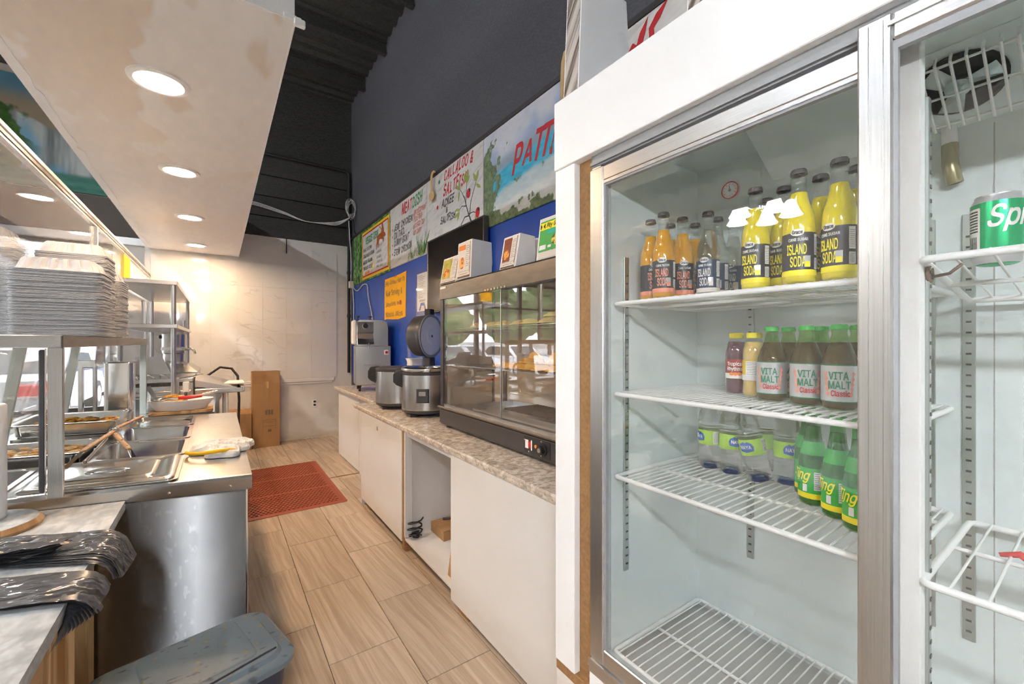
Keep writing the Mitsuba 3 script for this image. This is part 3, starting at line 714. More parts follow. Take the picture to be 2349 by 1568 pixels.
def pattie(x, y, z, ang, tilt, m, label, seed):
    """A half-moon pastry with a crimped edge."""
    t = thing('patty', label, 'patty', 'patties in the warming cabinet')
    n = 18; R = []
    for s, hz in ((1.0, .004), (1.0, .010), (.88, .013), (.72, .026), (.4, .034)):
        rr = []
        for k in range(n):
            a = PI * k / (n - 1)
            cr = 1 + (.035 * (k % 2) if s == 1.0 else 0)
            rr.append((.075 * s * cr * math.cos(a), (.070 * math.sin(a) * s * cr - .03), hz))
        R.append(rr)
    g = loft(R)
    g.vertices[:, 2] += .004 * (meshkit.fbm(np.array(g.vertices) * 40 + seed, 2) - .5)
    g = turned(g, tilt, (1, 0, 0)); g = turned(g, ang); g.apply_translation((x, y, z))
    scene[t] = ply(g, m, 50)
ORD = ('first', 'second', 'third', 'fourth', 'fifth', 'sixth', 'seventh', 'eighth')
tops = [(1.45, 2.50, 80), (1.47, 2.35, 95), (1.43, 2.16, 85), (1.46, 2.02, 100), (1.42, 1.88, 80), (1.44, 1.74, 90), (1.47, 1.60, 85), (1.43, 1.46, 95)]
for i, (x, y, a) in enumerate(tops):
    pattie(x, y, 1.598, a, 0, 'patty_pale', f'pale golden patty, {ORD[i]} from the far end of the upper wire shelf', i)
for i, (x, y, a) in enumerate([(1.58, 2.02, 70), (1.58, 1.80, 90), (1.59, 1.66, 100), (1.57, 1.52, 80)]):
    pattie(x, y, 1.598, a, 0, 'patty_pale', f'pale golden patty, {ORD[i]} from the far end in the upper shelf back row', i + 20)
for i, (x, y, a) in enumerate([(1.50, 1.76, 88), (1.50, 1.62, 92)]):
    pattie(x, y, 1.634, a, 6, 'patty_pale', f'pale golden patty stacked on others on the upper shelf, {("farther", "nearer")[i]} of two', i + 40)
lows = [(1.47, 2.24, 80), (1.46, 2.12, 95), (1.45, 2.02, 88), (1.46, 1.92, 100), (1.44, 1.80, 85), (1.45, 1.69, 95), (1.45, 1.58, 80)]
for i, (x, y, a) in enumerate(lows):
    pattie(x, y, 1.341, a, 0, 'patty_crust', f'bright yellow patty, {ORD[i]} from the far end of the lower wire shelf', i + 60)
for i, (x, y, a) in enumerate([(1.60, 1.98, 75), (1.60, 1.84, 90), (1.60, 1.70, 90)]):
    pattie(x, y, 1.341, a, 0, 'patty_crust', f'bright yellow patty, {ORD[i]} from the far end in the lower shelf back row', i + 70)
for i, (x, y, a) in enumerate([(1.50, 1.99, 88), (1.50, 1.75, 92)]):
    pattie(x, y, 1.372, a, 5, 'patty_crust', f'bright yellow patty stacked on others on the lower shelf, {("farther", "nearer")[i]} of two', i + 80)
for i, (x, y) in enumerate([(1.53, 1.98), (1.53, 1.79)]):
    pattie(x + .02, y, 1.40, 90, 78, 'patty_crust', f'bright yellow patty standing on edge behind the pile, {("farther", "nearer")[i]} of two', i + 90)

# ---------------------------------------------------------------- menu holders, containers on top of the warming cabinet and cooler
def menu_box(x, y0, y1, z0, h, lean, depth, print_, head, label, wide=True, end=True):
    """A white wedge-shaped holder with a printed card on its face towards the aisle (-x)."""
    t = thing('menu_holder', label, 'menu holder')
    sec = [(x, z0), (x + lean, z0 + h), (x + lean + depth, z0 + h - .006), (x + lean + depth + .006, z0 + h * .45), (x + depth + lean * .8, z0)]
    part(t, 'box', prism(sec, 1, y0, y1), 'paper_white')
    M = frame((x - .0012, y1 - .012, z0 + .006), (0, -1, 0), (lean, 0, h))
    w, s = y1 - y0 - .024, math.hypot(h, lean) - .012
    part(t, 'card', put(rect(0, w, 0, s, 0, .001), M), 'print_cream')
    pr = part(t, 'print', put(rect(.008, w * .60, s * .20, s * .95, .001), M), print_)
    part(pr, 'heading', put(rect(.008, w * .60, s * .78, s * .92, .0022), M), head)
    part(pr, 'picture', put(poly2([(w * .33 + w * .20 * math.cos(a), s * .42 + s * .17 * math.sin(a)) for a in np.linspace(0, 2 * PI, 18)[:-1]], .0022), M), 'print_food')
    part(t, 'print_lines', put(cat([rect(w * .66, w * (.9 - .1 * (k % 3 == 2)), s * (.86 - .055 * k), s * (.875 - .055 * k), .001) for k in range(11)] + [rect(.01, w * .95, s * .17, s * .18, .001), rect(.02, w * .8, s * .10, s * .115, .001)]), M), 'ink_grey')
    part(t, 'print_bar', put(cat([rect(.0, w, .0, s * .05, .001), rect(w * .955, w * .975, s * .12, s * .97, .001)]), M), 'ink_brown')
    return t
menu_box(1.318, 2.545, 2.80, 1.905, .195, .035, .05, 'print_olive', 'print_olive', 'white menu holder with a yellow and olive card, farthest on the warming cabinet')
menu_box(1.318, 2.345, 2.532, 1.915, .245, .012, .145, 'print_cream', 'paint_orange', 'deep white menu holder with an orange-red card on the warming cabinet')
menu_box(1.318, 1.855, 2.012, 1.906, .19, .035, .10, 'print_maroon', 'print_maroon', 'white menu holder with a maroon card, beside the plastic tubs on the warming cabinet')
t = thing('menu_holder', 'white menu holder with a green salad card next to the white trim', 'menu holder')
part(t, 'box', prism([(1.318, 1.906), (1.345, 2.12), (1.42, 2.12), (1.44, 1.906)], 1, 1.40, 1.672), 'paper_white')
M = frame((1.3168, 1.662, 1.912), (0, -1, 0), (.027, 0, .214))
part(t, 'card', put(rect(0, .25, .0, .205, 0, .001), M), 'print_cream')
pr = part(t, 'print', put(rect(.004, .246, .035, .19, .001), M), 'print_green')
part(pr, 'heading', put(rect(.004, .246, .145, .182, .0022), M), 'lettering_yellow'); part(pr, 'band', put(rect(.06, .246, .118, .142, .0022), M), 'print_teal')
part(pr, 'picture', put(poly2([(.155 + .055 * math.cos(a), .085 + .034 * math.sin(a)) for a in np.linspace(0, 2 * PI, 20)[:-1]], .0022), M), 'print_salad')
part(pr, 'flag', put(cat([poly2([(.008, .150), (.008, .178), (.022, .164)], .0036), poly2([(.045, .150), (.045, .178), (.031, .164)], .0036)]), M), 'ink_black')
part(pr, 'lettering', put(moved(text('Pily Greens', .022, slant=.25, width=.13, hand=.4), (.055, .153, .0034)), M), 'ink_black'); part(pr, 'white_patch', put(cat([rect(.01, .06, .045, .068, .0022), rect(.075, .1, .05, .062, .0022)]), M), 'paper_white')
def tub(x0, x1, y0, y1, z0, h, label):
    t = thing('plastic_tub', label, 'container', 'plastic tubs on the warming cabinet')
    part(t, 'tub', loft([ring(x0 + .01, x1 - .01, y0 + .01, y1 - .01, .02, z0), ring(x0, x1, y0, y1, .03, z0 + h)]), 'print_cream', 40)
    part(t, 'lid', loft([ring(x0 - .004, x1 + .004, y0 - .004, y1 + .004, .032, z0 + h), ring(x0 - .004, x1 + .004, y0 - .004, y1 + .004, .032, z0 + h + .012)]), 'paper_white', 40)
tub(1.47, 1.64, 1.86, 2.03, 1.905, .17, 'pale plastic tub behind the maroon menu holder on the warming cabinet')
tub(1.47, 1.62, 1.68, 1.82, 1.905, .225, 'tall pale plastic tub with white lid behind the menu holders')
one('black_cable', tube([(1.55, 2.26, 1.91), (1.58, 2.22, 1.945), (1.6, 2.17, 1.93), (1.63, 2.12, 1.915), (1.7, 2.08, 1.912)], .014, 8), 'black_plastic', 'short black cable end lying between the menu holders on the warming cabinet', 'cable', smooth=True)

# ---------------------------------------------------------------- black screen panel, notices on the wall
t = thing('wall_screen', 'large glossy black screen leaning on the wall behind the menu holders', 'screen')
part(t, 'panel', box(1.735, 1.775, 2.885, 3.965, 1.80, 2.50, .003), 'tv_black'); part(t, 'frame', cat([box(1.732, 1.778, 2.872, 2.888, 1.79, 2.51, .003), box(1.732, 1.778, 3.962, 3.976, 1.79, 2.51, .003), box(1.732, 1.778, 2.872, 3.976, 2.498, 2.512, .003), box(1.732, 1.778, 2.872, 3.976, 1.79, 1.802, .003)]), 'fascia_bronze')
part(t, 'bracket', cat([box(1.775, WX, 3.2, 3.3, 2.0, 2.4), box(1.775, WX, 3.5, 3.6, 2.0, 2.4)]), 'dark_metal')
def wallM(y, z, d=0.0): return frame((WX - .0005 - d, y, z), (0, -1, 0), (0, 0, 1))
M = wallM(5.50, 1.785)
t = thing('poster', 'orange handwritten paper notice taped on the blue wall', 'poster')
sh = np.array([(0.0, .0), (.10, .012), (.30, .0), (.52, -.008), (.76, .012), (.77, .30), (.785, .545), (.60, .535), (.40, .53), (.20, .532), (.02, .53), (.0, .3)])
part(t, 'sheet', put(poly2(sh, .002, .0015), M), 'orange_paper')
part(t, 'lettering', put(cat([moved(text(s, h, hand=.9, width=w, slant=.1), (x, y, .0035)) for s, h, w, x, y in
     (('Pily Greens Hot Or', .055, .68, .05, .44), ('Now Serving &', .07, .58, .06, .30), ('Smoothies and', .055, .52, .06, .17), ('Natural Juices', .065, .60, .06, .035))]), M), 'ink_brown')
part(t, 'lettering', put(poly2([(.60 + .032 * math.cos(a), .19 + .03 * math.sin(a)) for a in np.linspace(0, 2 * PI, 12)[:-1]], .0035), M), 'paint_red', label='small red painted fruit')
part(t, 'tape', put(rect(.36, .46, .515, .55, .0035, .0006), M), 'sleeve')
M = wallM(4.42, 1.77)
t = thing('notice', 'narrow white printed notice in a clear sleeve on the blue wall beside the orange poster', 'notice')
part(t, 'sheet', put(rect(.03, .33, .06, .47, .002), M), 'paper_white'); part(t, 'clear_sleeve', put(rect(0.0, .36, .0, .50, .004, .0008), M), 'sleeve')
part(t, 'print_lines', put(cat([rect(.06, .06 + .2 * (.6 + .4 * ((k * 37) % 10) / 10), .44 - .018 * k, .444 - .018 * k, .0034, .0004) for k in range(14)]), M), 'ink_grey')
part(t, 'emblem', put(poly2([(.08, .07), (.13, .15), (.23, .15), (.28, .07), (.24, .07), (.21, .12), (.15, .12), (.12, .07)], .0034, .0004), M), 'lettering_blue')
part(t, 'lettering', put(moved(text('FOOD SAFETY', .018, True, width=.16), (.09, .165, .0034)), M), 'ink_grey')

# ---------------------------------------------------------------- painted menu boards high on the wall
BZ0, BZ1 = 2.42, 3.16
def board(name, y1, y0, mat_, label, z0=BZ0, z1=BZ1, d=.016):
    t = thing(name, label, 'sign'); part(t, 'panel', box(WX - d, WX - .0015, y0 + .002, y1 - .002, z0, z1, .002), mat_); return t
def L(y, z, d=.016): return frame((WX - d, y, z), (0, -1, 0), (0, 0, 1))
def letters(t, items, m, d=.016, name='lettering', hand=.8, bold=False, slant=.18):
    part(t, name, cat([put(text(s, h, bold, slant, w, hand), L(y, z, d)) for s, h, y, z, w in items]), m)
# veggie dish
t = board('menu_board', 7.0, 5.245, 'sign_leaves', 'green painted veggie dish menu board in the far corner', z0=2.40)
S = L(6.50, 2.425); W, Hh = 1.235, .70
for nm, a, m in (('border', 0.0, 'paint_yellow'), ('border', .035, 'paint_red'), ('border', .055, 'sign_board')):
    part(t, nm, put(rect(a, W - a, a, Hh - a, .0 + a * .06, .0012), S), m)
def S2(items, m, name='lettering', hand=.9, bold=False):
    part(t, name, cat([put(moved(text(s, h, bold, .15, w, hand), (x, y, .006)), S) for s, h, x, y, w in items]), m)
S2([('VEGGIE DISH', .10, .20, .50, .58)], 'paint_green', bold=True, hand=.4)
S2([('VEG STEW', .05, .09, .40, .40), ('CALLALOO & BEAN', .05, .09, .31, .52), ('MIXED BEANS', .05, .09, .22, .44), ('VEGGIE RICE', .055, .09, .13, .44)], 'ink_black')
S2([('DRINKS', .035, .72, .36, .24), ('SORREL', .035, .72, .28, .22), ('GINGER', .035, .72, .21, .20), ('LEMON AID', .035, .72, .145, .25), ('FRUIT JUICE', .035, .72, .085, .26)], 'ink_grey')
lion = [(.70, .40), (.73, .45), (.74, .51), (.82, .53), (.90, .53), (.94, .57), (.935, .64), (.97, .66), (1.0, .62), (1.02, .57), (1.03, .52), (1.08, .50), (1.10, .46), (1.06, .45), (1.02, .46), (1.03, .40), (1.0, .39), (.97, .43), (.91, .45), (.84, .45), (.81, .42), (.82, .36), (.78, .35), (.76, .41), (.73, .38), (.72, .34), (.69, .345)]
part(t, 'emblem', put(cat([poly2(lion, .0045), put(tube([(.86, .62, .005), (1.0, .52, .005)], .006, 6), np.eye(4))]), S), 'paint_rust', label='rust red walking lion emblem with staff')
part(t, 'painted_fruit', put(cat([poly2([(cx + r_ * math.cos(a), cy + r_ * math.sin(a)) for a in np.linspace(0, 2 * PI, 14)[:-1]], .0045) for cx, cy, r_ in ((.20, .075, .035), (.28, .085, .03), (.35, .08, .032))]), S), 'paint_orange')
part(t, 'painted_fruit', put(poly2([(.48, .08), (.56, .10), (.61, .17), (.62, .26), (.58, .20), (.52, .13)], .0045), S), 'paint_yellow')
# meat dish
t = board('menu_board', 5.24, 4.105, 'sign_board', 'white painted meat dish menu board with red and green heading')
letters(t, [('MEAT', .12, 4.83, 3.0, .31)], 'paint_red', bold=True, hand=.4)
letters(t, [('DISH', .12, 4.50, 3.0, .27)], 'paint_green', bold=True, hand=.4)
letters(t, [('JERK CHICKEN', .075, 5.10, 2.86, .60), ('OX TAIL', .075, 5.10, 2.765, .36), ('CURRY GOAT', .075, 5.10, 2.67, .50), ('STEW CHICKEN', .075, 5.10, 2.56, .57)], 'ink_black', bold=True)
letters(t, [('JERK CHICKEN WRAP', .058, 4.47, 2.90, .34), ('VEGGIE WRAP', .058, 4.47, 2.83, .24), ('MIX VEGGIE DISH', .055, 4.47, 2.755, .30), ('MIX CURRY', .05, 4.47, 2.685, .22)], 'paint_brick')
for zz in (2.89, 2.80, 2.70, 2.59):
    part(t, 'bullet', put(poly2([(.014 * math.cos(a), .014 * math.sin(a)) for a in np.linspace(0, 2 * PI, 10)[:-1]]), L(5.155, zz)), 'paint_red')
def tufts(t, y0, y1, z0, n, h, seed, m='paint_leaf'):
    r = random.Random(seed); ms = []
    for _ in range(n):
        y, a, k = r.uniform(y0, y1), r.uniform(-.5, .5), h * r.uniform(.4, 1)
        ms.append(put(poly2([(-.004, 0), (.004, 0), (a * k + .003, k * .6), (a * k * 1.4, k)]), L(y, z0 + r.uniform(0, .03))))
    part(t, 'painted_grass', cat(ms), m, kind='stuff')
tufts(t, 4.64, 4.12, 2.422, 40, .16, 3, 'sign_leaves'); tufts(t, 4.30, 4.15, 2.422, 26, .26, 4, 'sign_leaves')
# callaloo & ackee
t = board('menu_board', 4.10, 2.965, 'sign_board', 'white menu board for callaloo and ackee saltfish with a painted ackee branch')
letters(t, [('CALLALOO &', .092, 3.70, 3.045, .56), ('SALTFISH', .105, 3.72, 2.90, .48)], 'paint_red', bold=True, slant=.3)
letters(t, [('ACKEE', .075, 3.75, 2.80, .25), ('&', .05, 3.66, 2.73, .04), ('SALTFISH', .065, 3.78, 2.645, .31)], 'ink_black', bold=True, slant=.35)
for yy, zz, m in ((3.80, 3.07, 'paint_green'), (3.84, 2.83, 'paint_red')):
    part(t, 'bullet', put(poly2([(.02 * math.cos(a), .02 * math.sin(a)) for a in np.linspace(0, 2 * PI, 12)[:-1]]), L(yy, zz)), m)
def stroke(pts, w0, w1, d=.0012):
    p = np.array(pts, float); tt = np.gradient(p, axis=0); nn = np.column_stack([-tt[:, 1], tt[:, 0]]); nn /= np.linalg.norm(nn, axis=1, keepdims=True)
    w = np.linspace(w0, w1, len(p))[:, None]
    return poly2(np.vstack([p + nn * w, (p - nn * w)[::-1]]), 0, d)
B = L(3.50, 2.43)    # local: x along the board, y up
part(t, 'painted_branch', put(cat([stroke([(.385, .0), (.34, .10), (.29, .18), (.24, .28), (.21, .36)], .010, .003), stroke([(.30, .165), (.22, .17), (.16, .12), (.13, .06)], .006, .003), stroke([(.30, .18), (.37, .18), (.42, .16)], .005, .003),
      stroke([(.25, .26), (.17, .28), (.12, .26)], .005, .002), stroke([(.31, .17), (.33, .28), (.38, .36), (.42, .42)], .005, .002), stroke([(.24, .29), (.25, .38), (.26, .46)], .004, .002), stroke([(.22, .33), (.17, .40), (.13, .44)], .004, .002)]), B), 'ink_black')
leaf = [(0, 0), (.018, .03), (.02, .06), (.006, .10), (-.012, .07), (-.014, .03)]
lv = []
for x, y, a, s in ((.13, .44, 60, 1.0), (.13, .44, 15, .9), (.12, .43, 170, .9), (.26, .46, 35, 1.1), (.26, .46, -5, 1.2), (.25, .45, -40, .9), (.42, .42, 30, 1.0), (.42, .42, -20, 1.0), (.42, .40, -120, .9), (.12, .26, 80, .8), (.12, .26, 160, 1.0), (.10, .24, 120, .8), (.42, .09, 20, .6), (.46, .06, -20, .6)):
    lv.append(put(moved(turned(poly2(np.array(leaf) * s), a), (x, y, .0005)), B))
part(t, 'painted_leaves', cat(lv), 'paint_leaf', kind='stuff')
for x, y, s in ((.29, .36, 1.0), (.445, .155, 1.05), (.11, .045, 1.0), (.03, .03, .9)):
    k = part(t, 'painted_fruit', put(poly2([(x + s * .034 * math.cos(a), y + s * .042 * math.sin(a)) for a in np.linspace(0, 2 * PI, 14)[:-1]], .001), B), 'paint_red')
    part(k, 'seed', put(poly2([(x + .02 + s * .014 * math.cos(a), y + .024 + s * .014 * math.sin(a)) for a in np.linspace(0, 2 * PI, 9)[:-1]], .0025), B), 'ink_black')
# patties
t = board('menu_board', 2.96, 1.745, 'sign_beach', 'painted beach scene menu board with red lettering for patties')
for it in [('P', .20, 2.56, 2.73, .10), ('A', .15, 2.43, 2.765, .115), ('T', .20, 2.32, 2.75, .12), ('T', .20, 2.235, 2.75, .12), ('I', .20, 2.125, 2.74, .03), ('E', .20, 2.08, 2.75, .10), ('S', .19, 1.96, 2.74, .10)]:
    letters(t, [it], 'paint_red', bold=True, slant=.32, hand=.35, name='letter')
# next board, mostly hidden behind the cooler header
t = board('menu_board', 1.74, 0.52, 'sign_board', 'pale menu board with red brush letters seen over the top of the cooler')
part(t, 'painted_sky', box(WX - .0175, WX - .0155, .53, 1.735, 2.425, 2.98), 'sign_beach')
part(t, 'lettering', cat([put(poly2(p), L(1.50, 2.98, .0175)) for p in ([(.0, .0), (.02, .045), (.055, .085), (.08, .06), (.10, .11), (.15, .165), (.135, .10), (.10, .0), (.055, -.03), (.075, .03), (.05, .045)], [(.16, .02), (.155, .10), (.20, .15), (.27, .185), (.225, .12), (.185, .085), (.19, .04), (.245, .03), (.235, .01), (.18, -.005)])]), 'paint_red')

def spoon(y, z0, h, label, two, sc=1.0):
    t = thing('wooden_spoon', label, 'wooden spoon', 'carved wooden utensils on the menu boards')
    M = frame((WX - .045, y, z0), (0, -1, 0), (0, 0, 1)) @ np.diag([sc * (2.0 if sc < 1 else 1.25), sc, sc, 1.0])
    bowl = blob((0, .075, 0), (.055, .085, .014), 3, .04)
    if two: bowl = cat([blob((0, .06, 0), (.060, .055, .013), 3, .04), *[blob((s, .125, 0), (.014, .055, .009), 4, .03) for s in (-.042, 0, .042)]])
    part(t, 'bowl', put(bowl, M), 'wood_spoon', True)
    part(t, 'handle', put(tube([(0, .14, 0), (-.005, .22, .002), (.0, .30, .004), (.01, h - .06, .008), (.03, h - .015, .01), (.055, h, .01), (.08, h - .03, .01)], [.014, .013, .015, .016, .018, .016, .012], 10), M), 'wood_spoon', True)
spoon(3.92, 2.92, .46, 'carved wooden spoon hanging between the meat and callaloo boards', False, .58)
spoon(1.955, 2.82, .46, 'carved wooden spoon handle showing above the patties board beside the cooler', False)

# cables and conduit in the far corner
t = thing('conduit', 'black electrical conduit running down the far corner', 'pipe')
part(t, 'pipe', cat([tube([(0.1, BY - .05, 4.27), (1.70, BY - .05, 4.27), (1.745, BY - .05, 4.24), (1.75, BY - .05, 4.18), (1.75, BY - .05, 1.0)], .022, 10)]), 'black_paint', True)
part(t, 'clamp', cat([cyl((1.75, BY - .05, zz), (1.75, BY - .05, zz + .05), .03, 12) for zz in (3.95, 3.3, 2.6, 1.9)]), 'black_paint')
t = thing('junction_box', 'small white junction box at the end of the cable in the far corner', 'junction box'); scene[t] = ply(box(1.73, 1.80, 7.02, 7.10, 2.37, 2.48, .005), 'white_paint')
t = thing('cable_bundle', 'grey cables looped across the black wall and hanging in a coil near the corner', 'cable')
r = random.Random(9)
for k in range(3):
    part(t, 'cable', tube(soft([(0.0, BY - .03, 3.52 + .02 * k), (.4, BY - .035, 3.50 + .02 * k), (.8, BY - .04, 3.43 + .015 * k), (1.15, BY - .05, 3.36), (1.5, BY - .08, 3.36 + .02 * k), (1.70, BY - .3, 3.46)]), .007, 6), 'cable_white', True)
for k in range(7):
    a0 = r.uniform(0, 6)
    part(t, 'cable', tube([(1.715 + (.055 + .004 * k) * math.cos(a + a0), 6.84 + .012 * k + .02 * math.sin(a), 3.55 + (.11 + .03 * r.random()) * math.sin(a + a0) + .015 * k) for a in np.linspace(0, 2 * PI, 18)], .0035, 6), 'cable_white', True)
part(t, 'cable', tube([(1.70, 6.95, 3.42), (1.73, 7.0, 3.1), (1.76, 7.03, 2.8), (1.76, 7.05, 2.48)], .009, 6), 'cable_white', True)
part(t, 'cable', tube([(1.77, 6.95, 3.45), (1.775, 6.9, 3.25), (1.78, 6.8, 3.17), (1.785, 6.6, 3.19)], .007, 6), 'black_paint', True)
t = thing('white_cable', 'thin white cable hanging on the blue wall above the juice press', 'cable')
scene[t] = ply(tube(soft([(1.78, 7.02, 2.40), (1.785, 6.75, 2.30), (1.785, 6.45, 2.36), (1.785, 6.25, 2.34), (1.785, 6.18, 2.15), (1.785, 6.02, 1.90), (1.785, 5.98, 1.78)]), .009, 6), 'cable_white', True)
t = thing('white_cable', 'white cable dropping down the blue wall next to the far corner', 'cable')
scene[t] = ply(tube([(1.785, 7.05, 2.38), (1.785, 6.98, 2.1), (1.785, 6.99, 1.8), (1.785, 6.95, 1.5)], .010, 6), 'cable_white', True)
t = thing('wall_outlet', 'bare electrical outlet low on the white end wall', 'outlet')
part(t, 'plate', box(1.215, 1.275, BY - .006, BY - .001, .485, .595, .002), 'paper_white'); part(t, 'socket', cat([box(1.228, 1.262, BY - .009, BY - .006, .50, .53), box(1.228, 1.262, BY - .009, BY - .006, .55, .58)]), 'ink_black')
t = thing('ceiling_wire', 'short dark wire hanging down the white wall below the black boards', 'wire'); scene[t] = ply(tube([(.85, BY - .02, 3.06), (.85, BY - .025, 2.95), (.848, BY - .03, 2.84)], .007, 6), 'black_paint', True)

# ---------------------------------------------------------------- juice press and rice cookers
jp = thing('juice_press', 'stainless steel sugarcane juice press on castors at the end of the worktop', 'juice machine')
JX0, JX1, JY0, JY1 = 1.335, 1.740, 5.14, 5.55
part(jp, 'body', box(JX0, JX1, JY0, JY1, .985, 1.452, .006), 'steel')
part(jp, 'upper_housing', prism([(JX0 + .012, 1.452), (JX0 + .014, 1.70), (JX0 + .045, 1.765), (JX1 - .10, 1.765), (JX1 - .045, 1.74), (JX1 - .03, 1.67), (JX1 - .03, 1.452)], 1, JY0 + .03, JY1 - .02), 'steel')
part(jp, 'side_cover', box(JX0 - .03, JX0 + .012, JY0 + .06, JY1 - .03, 1.47, 1.765, .012), 'white_paint', label='white plastic side cover')
part(jp, 'roller_cover', hull([(JX0 + .02, JY0 + .03, 1.60), (JX0 + .20, JY0 + .03, 1.60), (JX0 + .20, JY0 + .03, 1.74), (JX0 + .02, JY0 + .03, 1.74), (JX0 + .02, JY0 - .03, 1.62), (JX0 + .20, JY0 - .03, 1.62), (JX0 + .20, JY0 - .0, 1.74), (JX0 + .02, JY0 - .0, 1.74)]), 'steel_upright')
part(jp, 'chute', hull([(JX0 + .02, JY0 + .03, 1.47), (JX0 + .20, JY0 + .03, 1.47), (JX0 + .20, JY0 + .03, 1.60), (JX0 + .02, JY0 + .03, 1.60), (JX0 + .02, JY0 - .09, 1.475), (JX0 + .20, JY0 - .09, 1.475), (JX0 + .20, JY0 - .08, 1.495), (JX0 + .02, JY0 - .08, 1.495)]), 'steel_bright', label='sloping bright juice chute')
part(jp, 'feed_hole', put(lathe([(.026, -.03), (.034, -.03), (.036, .012), (.030, .014), (.026, -.03)], 20), frame((JX0 + .11, JY0 - .012, 1.69), (1, 0, 0), (0, 0, 1))), 'chrome', 40)
part(jp, 'feed_opening', put(lathe([(0, .0), (.029, .0)], 20), frame((JX0 + .11, JY0 - .0235, 1.69), (1, 0, 0), (0, 0, 1))), 'rubber')
part(jp, 'spout', tube([(JX0 + .14, JY0 - .08, 1.48), (JX0 + .14, JY0 - .13, 1.47), (JX0 + .14, JY0 - .14, 1.43)], .011, 8), 'chrome', True)
for xx in (JX0 + .03, JX0 + .17):
    k = part(jp, 'clamp_knob', cat([cyl((xx, JY0 + .12, 1.76), (xx, JY0 + .12, 1.80), .008, 8), cyl((xx, JY0 + .12, 1.80), (xx, JY0 + .12, 1.815), .024, 8)]), 'black_plastic')
k = part(jp, 'switch_plate', box(JX0 + .325, JX0 + .375, JY0 - .006, JY0 + .002, 1.345, 1.405, .002), 'paper_white'); part(k, 'switch', cyl((JX0 + .352, JY0 - .006, 1.375), (JX0 + .352, JY0 - .016, 1.375), .017, 14), 'red_plastic', label='red power switch')
part(jp, 'ledge', box(JX0 + .09, JX0 + .28, JY0 - .05, JY0 + .002, 1.225, 1.235), 'steel_bright')
for xx, yy in ((JX0 + .05, JY0 + .06), (JX1 - .05, JY0 + .06), (JX0 + .05, JY1 - .06), (JX1 - .05, JY1 - .06)):
    part(jp, 'castor', cat([cyl((xx - .012, yy, .938), (xx + .012, yy, .938), .029, 16), box(xx - .018, xx + .018, yy - .02, yy + .02, .965, .988)]), 'rubber')

for k in [k for k in scene if k.startswith(jp + '__')]:
    scene[k]['to_world'] = T().translate([JX0, JY0, 0]).rotate([0, 0, 1], -11).translate([-JX0, -JY0, 0])

